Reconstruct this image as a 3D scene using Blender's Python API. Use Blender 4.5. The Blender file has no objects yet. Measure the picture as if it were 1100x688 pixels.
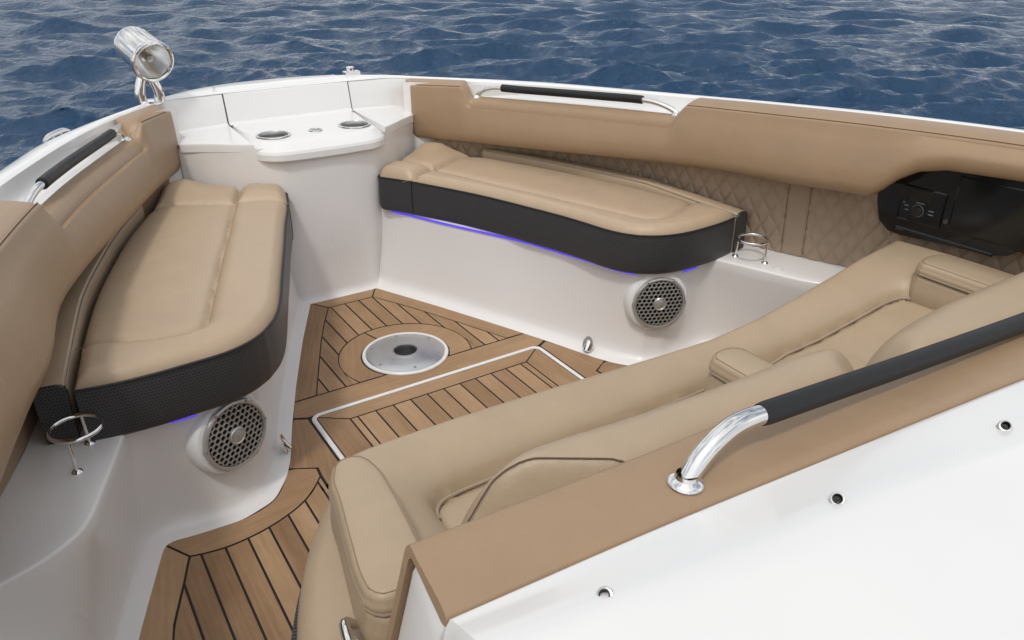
import bpy, bmesh, math, random
import numpy as np
from mathutils import Vector, Matrix
random.seed(7); RNG = np.random.RandomState(11)
SC = bpy.context.scene; COL = SC.collection
PI = math.pi
# ------------------------------------------------------------------ helpers
OFF = {}
def off_of(p):
    return OFF.get(p.name, Vector((0, 0, 0))) if p else Vector((0, 0, 0))
def thing(name, label, cat, loc, group=None):
    o = bpy.data.objects.new(name, None); COL.objects.link(o)
    o.empty_display_size = .05; o.location = loc
    o['label'] = label; o['category'] = cat
    if group: o['group'] = group
    OFF[o.name] = Vector(loc)
    return o
def tag(o, label, cat, group=None):
    o['label'] = label; o['category'] = cat
    if group: o['group'] = group
    return o
def struct(o):
    o['kind'] = 'structure'; return o
def add(name, V, F, mat, parent=None, smooth=True, uv=None, recalc=True, sharp=35, attr=None):
    """link one mesh object; V in world coordinates"""
    V = np.asarray(V, float).reshape(-1, 3)
    me = bpy.data.meshes.new(name)
    if parent:
        off = np.array(off_of(parent))
    else:
        off = np.array([V[:, 0].mean(), V[:, 1].mean(), V[:, 2].min()])
    me.from_pydata((V - off).tolist(), [], [list(f) for f in F])
    if uv is not None:
        l = me.uv_layers.new(name='UVMap')
        idx = np.zeros(len(me.loops), int); me.loops.foreach_get('vertex_index', idx)
        l.data.foreach_set('uv', np.asarray(uv, float)[idx].ravel())
    if attr is not None:
        a = me.attributes.new('plank', 'FLOAT', 'FACE'); a.data.foreach_set('value', np.asarray(attr, float))
    if recalc:
        bm = bmesh.new(); bm.from_mesh(me)
        bmesh.ops.recalc_face_normals(bm, faces=bm.faces); bm.to_mesh(me); bm.free()
    me.polygons.foreach_set('use_smooth', [smooth] * len(me.polygons))
    if smooth and sharp: me.set_sharp_from_angle(angle=math.radians(sharp))
    me.materials.append(mat)
    o = bpy.data.objects.new(name, me); COL.objects.link(o)
    if parent:
        o.parent = parent; OFF[o.name] = Vector(off)
        if parent.type == 'MESH': pass
    else:
        o.location = off; OFF[o.name] = Vector(off)
    return o
class MB:
    """collects pieces that make ONE mesh"""
    def __init__(s): s.V = []; s.F = []; s.n = 0
    def put(s, V, F):
        V = np.asarray(V, float).reshape(-1, 3)
        s.V.append(V); s.F += [[i + s.n for i in f] for f in F]; s.n += len(V); return s
    def obj(s, name, mat, parent=None, **k):
        return add(name, np.vstack(s.V), s.F, mat, parent, **k)
def grid(R, closed=False):
    R = np.asarray(R, float); n, m = R.shape[:2]; F = []
    for i in range(n - 1):
        for j in range(m - (0 if closed else 1)):
            a = i * m + j; b = i * m + (j + 1) % m
            F.append((a, b, b + m, a + m))
    return R.reshape(-1, 3), F
def gridcap(R):
    """closed section loft with both ends closed"""
    V, F = grid(R, True); n, m = np.asarray(R).shape[:2]
    return V, F + [list(range(m)), list(range((n - 1) * m, n * m))]
def lin(pts, n):
    pts = np.asarray(pts, float); d = np.r_[0, np.cumsum(np.linalg.norm(np.diff(pts, axis=0), axis=1))]
    t = np.linspace(0, d[-1], n)
    return np.stack([np.interp(t, d, pts[:, k]) for k in range(pts.shape[1])], 1)
def spl(pts, n):
    """Catmull-Rom through pts, n samples evenly spaced by length"""
    P = np.asarray(pts, float)
    if len(P) == 2: return lin(P, n)
    Q = np.vstack([2 * P[0] - P[1], P, 2 * P[-1] - P[-2]]); out = []
    for i in range(1, len(Q) - 2):
        p0, p1, p2, p3 = Q[i - 1:i + 3]
        k = [0]
        for a, b in ((p0, p1), (p1, p2), (p2, p3)): k.append(k[-1] + max(np.linalg.norm(b - a), 1e-6) ** .5)
        for t in np.linspace(k[1], k[2], 16, endpoint=False):
            A1 = (k[1]-t)/(k[1]-k[0])*p0+(t-k[0])/(k[1]-k[0])*p1; A2 = (k[2]-t)/(k[2]-k[1])*p1+(t-k[1])/(k[2]-k[1])*p2
            A3 = (k[3]-t)/(k[3]-k[2])*p2+(t-k[2])/(k[3]-k[2])*p3
            B1 = (k[2]-t)/(k[2]-k[0])*A1+(t-k[0])/(k[2]-k[0])*A2; B2 = (k[3]-t)/(k[3]-k[1])*A2+(t-k[1])/(k[3]-k[1])*A3
            out.append((k[2]-t)/(k[2]-k[1])*B1+(t-k[1])/(k[2]-k[1])*B2)
    out.append(P[-1]); return lin(out, n)
def pair(A, B, n, k=0):
    """resample two curves with matching control points by the same parameter, optionally smoothing corners"""
    A = np.asarray(A, float); B = np.asarray(B, float)
    d = np.linalg.norm(np.diff(A, axis=0), axis=1) + np.linalg.norm(np.diff(B, axis=0), axis=1)
    d = np.r_[0, np.cumsum(d)]; t = np.linspace(0, d[-1], n)
    f = lambda P: np.stack([np.interp(t, d, P[:, c]) for c in range(P.shape[1])], 1)
    a, b = f(A), f(B)
    for _ in range(k):
        for q in (a, b): q[1:-1] = (q[:-2] + 2 * q[1:-1] + q[2:]) / 4
    return a, b
def normals2(P, closed=False):
    P = np.asarray(P, float)[:, :2]
    T = (np.roll(P, -1, 0) - np.roll(P, 1, 0)) if closed else np.gradient(P, axis=0)
    T /= np.linalg.norm(T, axis=1)[:, None] + 1e-12
    return np.stack([T[:, 1], -T[:, 0]], 1)
def dist_poly(X, P, closed=False):
    """distance of points X (n,2) to polyline P"""
    A = P if closed else P[:-1]; B = np.roll(P, -1, 0) if closed else P[1:]
    best = np.full(len(X), 1e9)
    for a, b in zip(A, B):
        ab = b - a; L = ab @ ab
        if L < 1e-14: continue
        t = np.clip(((X - a) @ ab) / L, 0, 1)
        best = np.minimum(best, np.hypot(*(X - a - t[:, None] * ab).T))
    return best
def tube(path, r, n=14, cap=True):
    P = np.asarray(path, float); R = []
    rr = np.full(len(P), r) if np.isscalar(r) else np.asarray(r)
    T = np.gradient(P, axis=0); T /= np.linalg.norm(T, axis=1)[:, None]
    up = np.array([0, 0, 1.]) if abs(T[0][2]) < .9 else np.array([1., 0, 0])
    u = np.cross(T[0], up); u /= np.linalg.norm(u)
    for i in range(len(P)):
        u = u - (u @ T[i]) * T[i]; u /= np.linalg.norm(u); v = np.cross(T[i], u)
        a = np.linspace(0, 2 * PI, n, endpoint=False)
        R.append(P[i] + rr[i] * (np.cos(a)[:, None] * u + np.sin(a)[:, None] * v))
    return gridcap(R) if cap else grid(R, True)
def frame(axis, up=(0, 0, 1)):
    w = Vector(axis).normalized(); u = Vector(up).cross(w)
    if u.length < 1e-4: u = Vector((1, 0, 0)).cross(w)
    u.normalize(); v = w.cross(u)
    return np.array([u, v, w])
def lathe(prof, loc, axis=(0, 0, 1), n=40, cap=False, lobes=None):
    M = frame(axis); a = np.linspace(0, 2 * PI, n, endpoint=False); R = []
    for r, h in prof:
        rr = r * (np.ones(n) if lobes is None else lobes(a, r))
        R.append(np.asarray(loc) + (rr * np.cos(a))[:, None] * M[0] + (rr * np.sin(a))[:, None] * M[1] + h * M[2])
    return gridcap(R) if cap else grid(R, True)
def mir(R, s):
    R = np.array(R, float); R[..., 0] *= s; return R
def ring_clean(P):
    P = np.asarray(P); keep = [0]
    for i in range(1, len(P)):
        if np.linalg.norm(P[i] - P[keep[-1]]) > 1e-5: keep.append(i)
    if np.linalg.norm(P[keep[-1]] - P[0]) < 1e-5: keep.pop()
    return P[keep]
def pillow(c0, c1, d0, d1, zbot, zfun, step=.012, r=.02, bulge=0.0):
    """cushion over a Coons patch in plan: c0/c1 run with u, d0/d1 with v.  zfun(XY, dist)->height. Returns V,F,boundary"""
    L = lambda c: np.linalg.norm(np.diff(np.asarray(c), axis=0), axis=1).sum()
    def par(len_):
        e = np.array([0, .03, .12, .28, .5, .75, 1.05]) * r / len_
        if e[-1] > .35: e = e * .35 / e[-1]
        k = max(int((1 - 2 * e[-1]) * len_ / step), 3)
        return np.r_[e, np.linspace(e[-1], 1 - e[-1], k + 1)[1:-1], (1 - e)[::-1]]
    U = par((L(c0) + L(c1)) / 2); W = par((L(d0) + L(d1)) / 2)
    def at(c, t):
        c = np.asarray(c, float); d = np.r_[0, np.cumsum(np.linalg.norm(np.diff(c, axis=0), axis=1))]; d /= d[-1]
        return np.stack([np.interp(t, d, c[:, k]) for k in range(2)], 1)
    C0, C1, D0, D1 = at(c0, U), at(c1, U), at(d0, W), at(d1, W)
    u = U[None, :, None]; v = W[:, None, None]
    S = (1-v)*C0[None]+v*C1[None]+(1-u)*D0[:, None]+u*D1[:, None]-((1-u)*(1-v)*C0[0]+u*(1-v)*C0[-1]+(1-u)*v*C1[0]+u*v*C1[-1])
    nv, nu = S.shape[:2]
    B = np.vstack([S[0, :-1], S[:-1, -1], S[-1, :0:-1], S[:0:-1, 0]])
    X = S.reshape(-1, 2); d = dist_poly(X, B, True)
    Z = zfun(X, d)
    V = [np.c_[X, Z]]; F = []
    for i in range(nv - 1):
        for j in range(nu - 1):
            a = i * nu + j; F.append((a, a + 1, a + nu + 1, a + nu))
    bi = list(range(nu - 1)) + [i * nu + nu - 1 for i in range(nv - 1)] + [(nv - 1) * nu + j for j in range(nu - 1, 0, -1)] + [i * nu for i in range(nv - 1, 0, -1)]
    zb = Z[bi]; N = normals2(B, True)
    area = .5 * np.sum(B[:, 0] * np.roll(B[:, 1], -1) - B[:, 1] * np.roll(B[:, 0], -1))
    if area < 0: N = -N
    prev = bi; base = len(X); K = 5
    for k in range(1, K + 1):
        t = k / K; z = zb * (1 - t) + zbot * t
        o = bulge * math.sin(PI * t)
        V.append(np.c_[B + N * o, z]); cur = list(range(base, base + len(B))); base += len(B)
        for j in range(len(B)):
            q = (j + 1) % len(B); F.append((prev[j], prev[q], cur[q], cur[j]))
        prev = cur
    F.append(prev)
    return np.vstack(V), F, np.c_[B, zb]
def round_top(zt, r, crown=0., cw=.08):
    def f(X, d):
        q = np.clip(d, 0, r)
        return zt - r + np.sqrt(np.maximum(r * r - (r - q) ** 2, 0)) + crown * (1 - np.exp(-np.maximum(d - r * .5, 0) / cw))
    return f
def prism(poly, z0, z1, inset=0.0, ih=0.0):
    """vertical prism with an optional top chamfer"""
    P = np.asarray(poly, float)[:, :2]; n = len(P); N = normals2(P, True)
    if .5 * np.sum(P[:, 0] * np.roll(P[:, 1], -1) - P[:, 1] * np.roll(P[:, 0], -1)) < 0: N = -N
    rows = [np.c_[P, np.full(n, z0)], np.c_[P, np.full(n, z1 - ih)]]
    if inset: rows.append(np.c_[P - N * inset, np.full(n, z1)])
    V, F = grid(rows, True)
    F += [list(range(n)), list(range((len(rows) - 1) * n, len(rows) * n))]
    return V, F
def fill_holes(outer, holes, zf):
    """flat plate with round holes"""
    bm = bmesh.new(); es = []
    for loop in [outer] + holes:
        vs = [bm.verts.new((p[0], p[1], zf(p))) for p in loop]
        es += [bm.edges.new((vs[i], vs[(i + 1) % len(vs)])) for i in range(len(vs))]
    bmesh.ops.triangle_fill(bm, use_beauty=True, use_dissolve=False, edges=es)
    bm.verts.index_update()
    V = np.array([v.co for v in bm.verts]); F = [[v.index for v in f.verts] for f in bm.faces]
    bm.free(); return V, F
# ------------------------------------------------------------------ materials
class NT:
    def __init__(s, name):
        s.m = bpy.data.materials.new(name); s.m.use_nodes = True; s.t = s.m.node_tree
        s.b = s.t.nodes['Principled BSDF']
    def n(s, typ, **k):
        q = s.t.nodes.new(typ)
        for a, v in k.items():
            if a.startswith('i_'):
                key = a[2:]; q.inputs[int(key) if key.isdigit() else key.replace('_', ' ')].default_value = v
            else: setattr(q, a, v)
        return q
    def l(s, a, b): s.t.links.new(a, b)
    def math(s, op, a, b=None, c=None):
        q = s.t.nodes.new('ShaderNodeMath'); q.operation = op
        for i, v in enumerate((a, b, c)):
            if v is None: continue
            if isinstance(v, (int, float)): q.inputs[i].default_value = v
            else: s.l(v, q.inputs[i])
        return q.outputs[0]
    def ramp(s, fac, stops):
        q = s.t.nodes.new('ShaderNodeValToRGB'); e = q.color_ramp.elements
        while len(e) < len(stops): e.new(.5)
        for x, (p, c) in zip(e, stops): x.position = p; x.color = (*c, 1) if len(c) == 3 else c
        s.l(fac, q.inputs[0]); return q.outputs[0]
    def bump(s, h, strength, dist, prev=None):
        q = s.n('ShaderNodeBump', i_Strength=strength, i_Distance=dist); s.l(h, q.inputs['Height'])
        if prev is not None: s.l(prev, q.inputs['Normal'])
        return q.outputs[0]
def vec(nt, scale=(1, 1, 1)):
    tc = nt.n('ShaderNodeTexCoord'); mp = nt.n('ShaderNodeMapping'); mp.inputs['Scale'].default_value = scale
    nt.l(tc.outputs['Object'], mp.inputs[0]); return mp.outputs[0]
def simple(name, col, rough=.4, metal=0., spec=.5, coat=0., var=.0, vs=6.):
    nt = NT(name); b = nt.b
    b.inputs['Base Color'].default_value = (*col, 1); b.inputs['Roughness'].default_value = rough
    b.inputs['Metallic'].default_value = metal; b.inputs['Specular IOR Level'].default_value = spec
    b.inputs['Coat Weight'].default_value = coat; b.inputs['Coat Roughness'].default_value = .06
    if var:
        v = vec(nt); q = nt.n('ShaderNodeTexNoise', i_Scale=vs, i_Detail=5.); nt.l(v, q.inputs['Vector'])
        lo = tuple(c * (1 - var) for c in col); hi = tuple(min(c * (1 + var), 1) for c in col)
        nt.l(nt.ramp(q.outputs[0], [(.3, lo), (.7, hi)]), b.inputs['Base Color'])
        nt.l(nt.math('MULTIPLY_ADD', q.outputs[0], rough * .5, rough * .75), b.inputs['Roughness'])
        if coat:                                                    # moulded gelcoat: faint orange peel and long waves
            w = nt.n('ShaderNodeTexNoise', i_Scale=3.5, i_Detail=2.); nt.l(v, w.inputs['Vector'])
            nt.l(nt.bump(w.outputs[0], .25, .012), b.inputs['Normal']); nt.l(nt.bump(w.outputs[0], .35, .012), b.inputs['Coat Normal'])
    return nt.m
def vinyl(name, col, rough=.46, var=.05):
    nt = NT(name); b = nt.b; v = vec(nt)
    n1 = nt.n('ShaderNodeTexNoise', i_Scale=9., i_Detail=6., i_Roughness=.6); nt.l(v, n1.inputs['Vector'])
    n4 = nt.n('ShaderNodeTexNoise', i_Scale=34., i_Detail=4., i_Roughness=.6, i_Distortion=1.2); nt.l(v, n4.inputs['Vector'])
    nt.l(nt.ramp(n1.outputs[0], [(.25, tuple(c * (1 - var) for c in col)), (.75, tuple(c * (1 + var) for c in col))]), b.inputs['Base Color'])
    vo = nt.n('ShaderNodeTexVoronoi', i_Scale=520.); nt.l(v, vo.inputs['Vector'])
    n2 = nt.n('ShaderNodeTexNoise', i_Scale=14., i_Detail=3.); nt.l(v, n2.inputs['Vector'])
    bp = nt.bump(n4.outputs[0], .09, .004, nt.bump(n2.outputs[0], .16, .014))
    nt.l(nt.bump(vo.outputs['Distance'], .22, .0012, bp), b.inputs['Normal'])
    nt.l(nt.math('MULTIPLY_ADD', n1.outputs[0], .16, rough - .08), b.inputs['Roughness'])
    b.inputs['Specular IOR Level'].default_value = .42
    return nt.m
TAN = vinyl('tan_vinyl', (.318, .216, .130), .38)
BEIGE = vinyl('beige_vinyl', (.430, .325, .220), .38)
LOUNGE = vinyl('lounge_vinyl', (.405, .312, .212), .38)
QUILT = vinyl('quilt_vinyl', (.345, .262, .188), .5)
STITCH = simple('stitch_thread', (.13, .085, .05), .7)
PIPING = simple('piping_vinyl', (.34, .265, .185), .4)
THREAD = simple('beige_thread', (.27, .19, .12), .7)
GEL = simple('white_gelcoat', (.755, .755, .74), .2, 0, .5, .35, .012, 2.5)
GELW = simple('satin_gelcoat', (.765, .75, .73), .3, 0, .5, .15, .012, 2.5)
CHROME = simple('polished_steel', (.78, .78, .77), .08, 1, .5, 0, .02, 30)
STEEL = simple('brushed_steel', (.50, .50, .49), .32, 1, .5, 0, .06, 40)
SATIN = simple('satin_aluminium', (.60, .61, .63), .30, 1, .5, 0, .03, 20)
BLACKR = simple('black_grip_rubber', (.011, .0115, .0125), .52, 0, .4, 0, .15, 60)
BLACKP = simple('gloss_black_panel', (.004, .0055, .0065), .08, 0, .5)
BLACKM = simple('matt_black_plastic', (.012, .012, .013), .45)
DARK = simple('dark_cavity', (.006, .006, .006), .8)
CAULK = simple('black_caulk', (.010, .009, .009), .6)
GREYP = simple('grey_plastic', (.46, .45, .43), .32, .55)
LEGEND = simple('grey_legend_print', (.20, .21, .22), .5)
GREYD = simple('dark_grey_plastic', (.05, .05, .052), .4)
SCREEN = simple('unlit_screen', (.012, .013, .008), .25)
def perf():
    nt = NT('perforated_black_vinyl'); b = nt.b
    uv = nt.n('ShaderNodeTexCoord'); sp = nt.n('ShaderNodeSeparateXYZ'); nt.l(uv.outputs['UV'], sp.inputs[0])
    k = 128.
    u = nt.math('MULTIPLY', sp.outputs[0], k); v = nt.math('MULTIPLY', sp.outputs[1], k)
    fv = nt.math('FLOOR', v); sh = nt.math('MULTIPLY', nt.math('MODULO', fv, 2.), .5)
    fu = nt.math('SUBTRACT', nt.math('FRACT', nt.math('ADD', u, sh)), .5); fvv = nt.math('SUBTRACT', nt.math('FRACT', v), .5)
    d = nt.math('SQRT', nt.math('ADD', nt.math('MULTIPLY', fu, fu), nt.math('MULTIPLY', fvv, fvv)))
    hole = nt.math('LESS_THAN', d, .27)
    mx = nt.n('ShaderNodeMix', data_type='RGBA'); nt.l(hole, mx.inputs[0])
    mx.inputs[6].default_value = (.046, .047, .050, 1); mx.inputs[7].default_value = (.004, .004, .004, 1)
    nt.l(mx.outputs[2], b.inputs['Base Color'])
    nt.l(nt.bump(nt.math('MINIMUM', d, .3), .7, .004), b.inputs['Normal'])
    b.inputs['Roughness'].default_value = .42
    return nt.m
PERF = perf()
def teak():
    nt = NT('teak_planks'); b = nt.b
    uv = nt.n('ShaderNodeTexCoord'); at = nt.n('ShaderNodeAttribute', attribute_name='plank')
    mp = nt.n('ShaderNodeMapping'); mp.inputs['Scale'].default_value = (3.2, 95., 1)
    ad = nt.n('ShaderNodeVectorMath', operation='ADD'); cb = nt.n('ShaderNodeCombineXYZ')
    nt.l(nt.math('MULTIPLY', at.outputs['Fac'], 37.), cb.inputs[0]); nt.l(nt.math('MULTIPLY', at.outputs['Fac'], 11.), cb.inputs[1])
    nt.l(uv.outputs['UV'], ad.inputs[0]); nt.l(cb.outputs[0], ad.inputs[1]); nt.l(ad.outputs[0], mp.inputs[0])
    g = nt.n('ShaderNodeTexNoise', i_Scale=1., i_Detail=6., i_Roughness=.62, i_Distortion=.5); nt.l(mp.outputs[0], g.inputs['Vector'])
    mp2 = nt.n('ShaderNodeMapping'); mp2.inputs['Scale'].default_value = (2.2, 7., 1); nt.l(ad.outputs[0], mp2.inputs[0])
    g2 = nt.n('ShaderNodeTexNoise', i_Scale=1., i_Detail=4.); nt.l(mp2.outputs[0], g2.inputs['Vector'])
    mp3 = nt.n('ShaderNodeMapping'); mp3.inputs['Scale'].default_value = (22., 520., 1); nt.l(ad.outputs[0], mp3.inputs[0])
    g3 = nt.n('ShaderNodeTexNoise', i_Scale=1., i_Detail=3.); nt.l(mp3.outputs[0], g3.inputs['Vector'])
    f = nt.math('ADD', nt.math('MULTIPLY', g.outputs[0], .30), nt.math('MULTIPLY', g2.outputs[0], .34))
    f = nt.math('ADD', f, nt.math('MULTIPLY', g3.outputs[0], .16))
    f = nt.math('ADD', f, nt.math('MULTIPLY', nt.math('SUBTRACT', at.outputs['Fac'], .5), .22))
    ob = vec(nt); g4 = nt.n('ShaderNodeTexNoise', i_Scale=7., i_Detail=7., i_Roughness=.68); nt.l(ob, g4.inputs['Vector'])
    f = nt.math('ADD', f, nt.math('MULTIPLY', nt.math('SUBTRACT', g4.outputs[0], .5), .22))
    c = nt.ramp(f, [(.22, (.225, .130, .066)), (.42, (.350, .218, .116)), (.62, (.485, .318, .182))])
    nt.l(c, b.inputs['Base Color'])
    nt.l(nt.bump(g3.outputs[0], .25, .0012), b.inputs['Normal'])
    b.inputs['Roughness'].default_value = .52; b.inputs['Specular IOR Level'].default_value = .35
    return nt.m
TEAK = teak()
def led():
    nt = NT('blue_led'); b = nt.b
    b.inputs['Base Color'].default_value = (.05, .03, .3, 1)
    b.inputs['Emission Color'].default_value = (.085, .05, .80, 1); b.inputs['Emission Strength'].default_value = 1.0
    return nt.m
LED = led()
def glass():
    nt = NT('lamp_glass'); b = nt.b
    b.inputs['Transmission Weight'].default_value = 1.; b.inputs['Roughness'].default_value = .0; b.inputs['IOR'].default_value = 1.04
    return nt.m
GLASS = glass()
def water():
    nt = NT('sea_water'); b = nt.b; v = vec(nt)
    b.inputs['Base Color'].default_value = (.008, .042, .098, 1); b.inputs['Roughness'].default_value = .06
    b.inputs['IOR'].default_value = 1.33
    n1 = nt.n('ShaderNodeTexNoise', i_Scale=4.5, i_Detail=7., i_Roughness=.6, i_Distortion=.4); nt.l(v, n1.inputs['Vector'])
    n2 = nt.n('ShaderNodeTexNoise', i_Scale=.9, i_Detail=3.); nt.l(v, n2.inputs['Vector'])
    n3 = nt.n('ShaderNodeTexNoise', i_Scale=9., i_Detail=4., i_Roughness=.6); nt.l(v, n3.inputs['Vector'])
    nt.l(nt.bump(n3.outputs[0], .8, .03, nt.bump(n1.outputs[0], .75, .10)), b.inputs['Normal'])
    return nt.m
WATER = water()
# ------------------------------------------------------------------ boat curves (starboard half, x > 0; port is the mirror image)
Lc = np.array([(.50,1.285,.552),(.605,1.07,.565),(.755,.69,.588),(.92,.25,.62),(1.01,-.03,.637),(1.075,-.33,.647),(1.135,-.57,.660),(1.20,-.85,.662),(1.29,-1.4,.665),(1.36,-2.2,.665)])
Tc = np.array([(.50,1.285,.790),(.645,1.05,.802),(.78,.74,.816),(.92,.38,.832),(1.025,.05,.846),(1.085,-.17,.855),(1.17,-.52,.870),(1.255,-.91,.880),(1.33,-1.4,.885),(1.40,-2.2,.89)])
Oc = np.array([(.535,1.40,.802),(.72,1.13,.812),(.87,.83,.826),(1.03,.43,.842),(1.14,.10,.856),(1.205,-.12,.866),(1.29,-.47,.881),(1.375,-.87,.892),(1.45,-1.38,.897),(1.52,-2.2,.90)])
Gc = np.array([(.585,1.40,.797),(.80,1.12,.803),(.955,.86,.812),(1.085,.52,.822),(1.20,.20,.834),(1.27,0,.842),(1.385,-.36,.855),(1.475,-.78,.866),(1.56,-1.3,.875),(1.63,-2.2,.88)])
NS = 420
def by_t(C, n=NS):
    """resample by control index of T so that the four rails stay in step"""
    dT = np.r_[0, np.cumsum(np.linalg.norm(np.diff(Tc, axis=0), axis=1))]
    S = spl(C, 900); d = np.r_[0, np.cumsum(np.linalg.norm(np.diff(S, axis=0), axis=1))]
    idx = [int(np.argmin(np.linalg.norm(S - c, axis=1))) for c in C]
    t = np.linspace(0, dT[-1], n); s = np.interp(t, dT, d[idx])
    return np.stack([np.interp(s, d, S[:, k]) for k in range(3)], 1)
T_ = by_t(Tc); O_ = by_t(Oc); G_ = by_t(Gc)
Ls = spl(Lc, 900)
L_ = np.stack([np.interp(-T_[:, 1], -Ls[:, 1], Ls[:, k]) for k in range(3)], 1); L_[:, 1] = T_[:, 1]
def sstep(a, b, x): t = np.clip((x - a) / (b - a), 0, 1); return t * t * (3 - 2 * t)
yT = T_[:, 1]
WN = sstep(1.075, 1.02, yT) * (1 - sstep(.165, .10, yT))       # grab-rail notch in the coaming pad
LB = L_
def coaming_rows(s):
    L_ = LB.copy()
    if s < 0: L_[:, 0] -= .022 * sstep(-.05, -.45, yT)
    n = np.stack([O_[:, 0] - T_[:, 0], O_[:, 1] - T_[:, 1]], 1)     # outward vector T -> O
    Lz = L_[:, 2].copy()
    if s > 0:
        Lz = np.maximum(Lz, np.interp(-yT, [.50, .56, .60, .64, .69, .76, .95, 2.2], [.0, .655, .685, .728, .762, .780, .788, .79]))
    Tz = T_[:, 2] - .050 * WN; Oz = O_[:, 2] - .056 * WN
    on = 1 - .62 * WN                                             # notch: pad top stops short of the gunwale
    rr = .010 + .026 * WN
    rows = []
    P = lambda f, z, base=None: np.c_[L_[:, :2] * (1 - f[0])[:, None] + (T_[:, :2]) * f[0][:, None] + n * f[1][:, None], z]
    k = lambda v: np.full(NS, float(v))
    H = Tz - Lz
    rows.append(P((k(0), k(1.0) * on), Lz + .02))
    rows.append(P((k(0), k(.45)), Lz + .004))
    rows.append(P((k(0), k(.28)), Lz))
    rows.append(P((k(0), k(.12)), Lz + .006))
    rows.append(P((k(0), k(.03)), Lz + .020))
    rows.append(P((k(.05), k(-.03)), Lz + .045))
    for f in (.3, .45, .6, .75):
        rows.append(P((k(f), k(-.05 - .04 * math.sin(f * PI))), Lz + .045 + (H - .045 - .012) * (f - .05) / .87 * .98))
    for a in (0, 20, 40, 60, 78):
        c = math.radians(a)
        rows.append(np.c_[T_[:, :2] + n / np.linalg.norm(n, axis=1)[:, None] * (rr * (1 - math.cos(c)) - .004)[:, None], Tz - rr * (1 - math.sin(c)) - .001])
    seam = len(rows)
    rows.append(np.c_[T_[:, :2] + n / np.linalg.norm(n, axis=1)[:, None] * (rr + .001)[:, None], Tz - .0025 * (1 - WN)])
    rows.append(np.c_[T_[:, :2] + n / np.linalg.norm(n, axis=1)[:, None] * (rr + .006)[:, None], Tz + .001])
    for f in (.4, .7, .9):
        fo = f * on
        z = Tz + (Oz - Tz) * f + .003 * math.sin(f * PI)
        rows.append(np.c_[T_[:, :2] + n * np.maximum(fo, (rr + .008) / np.linalg.norm(n, axis=1))[:, None], z])
    rows.append(np.c_[T_[:, :2] + n * on[:, None], Oz - .006])
    rows.append(np.c_[T_[:, :2] + n * (on + .01)[:, None], Oz - .03])
    R = np.stack(rows, 1)                                          # (NS, m, 3)
    cen = R.mean(1, keepdims=True)
    for i, q in enumerate((.965, .985, .995)):                        # softly rounded forward end
        R[i] = cen[i] + (R[i] - cen[i]) * np.array([1 - (1 - q) * .35, 1, q])
        R[i, :, 1] -= 0
    return R
def coaming(s, label):
    R = coaming_rows(s); root = thing('coaming_pad', label, 'padding', tuple(mir([1.0, .2, .62], s)))
    V, F = gridcap(mir(R, s)); add('cushion', V, F, TAN, root)
    # double stitch line along the top inner edge
    mb = MB()
    for dz, dn in ((-.011, 0.0),):
        P = np.c_[R[:, 14, :2], R[:, 14, 2]] * 1.0
        ok = WN < .02
        segs = [np.arange(4, np.argmax(WN > .02)), np.arange(len(WN) - np.argmax(WN[::-1] > .02), NS - 2)]
        for sg in segs:
            if len(sg) > 3: mb.put(*tube(mir(P[sg] + [0, 0, .001], s), .0016, 6))
    mb.obj('stitching', STITCH, root)
    return root
coaming(1, 'long tan coaming pad along the right side, above the quilted panel and black stereo panel')
coaming(-1, 'tan coaming pad along the left side of the bow, behind the left bench cushion')
# grab rails in the notches
def tpoint(y, dn, dz):
    i = int(np.argmin(abs(yT - y))); n = O_[i, :2] - T_[i, :2]; n /= np.linalg.norm(n)
    return np.array([*(T_[i, :2] + n * dn), T_[i, 2] + dz])
def side_rail(s, label):
    root = thing('grab_rail', label, 'grab rail', tuple(mir(tpoint(.6, .05, -.05), s)))
    a, b = tpoint(1.015, .052, -.046), tpoint(.165, .060, -.046)
    mid = [tpoint(y, .046, -.005) for y in (.93, .78, .62, .46, .30)]
    ctrl = np.array([a, a * .5 + tpoint(.96, .05, -.006) * .5 + [0, 0, .004], tpoint(.96, .05, -.011), *mid, tpoint(.245, .052, -.012), b * .6 + tpoint(.22, .055, -.01) * .4, b])
    P = spl(ctrl, 90)
    add('tube', *tube(mir(P, s), .0100, 16), CHROME, root)
    g = P[(P[:, 1] < .925) & (P[:, 1] > .31)]
    add('grip', *tube(mir(g, s), .0155, 18), BLACKR, root)
    for q in (a, b):
        add('flange', *lathe([(.001, .010), (.014, .010), (.020, .006), (.023, 0), (.023, -.004)], mir(q - [0, 0, .003], s), n=24), CHROME, root)
side_rail(1, 'black gripped steel grab rail on the right gunwale, beside the sea')
side_rail(-1, 'black gripped steel grab rail set into the left gunwale beside the tan pad')
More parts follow.
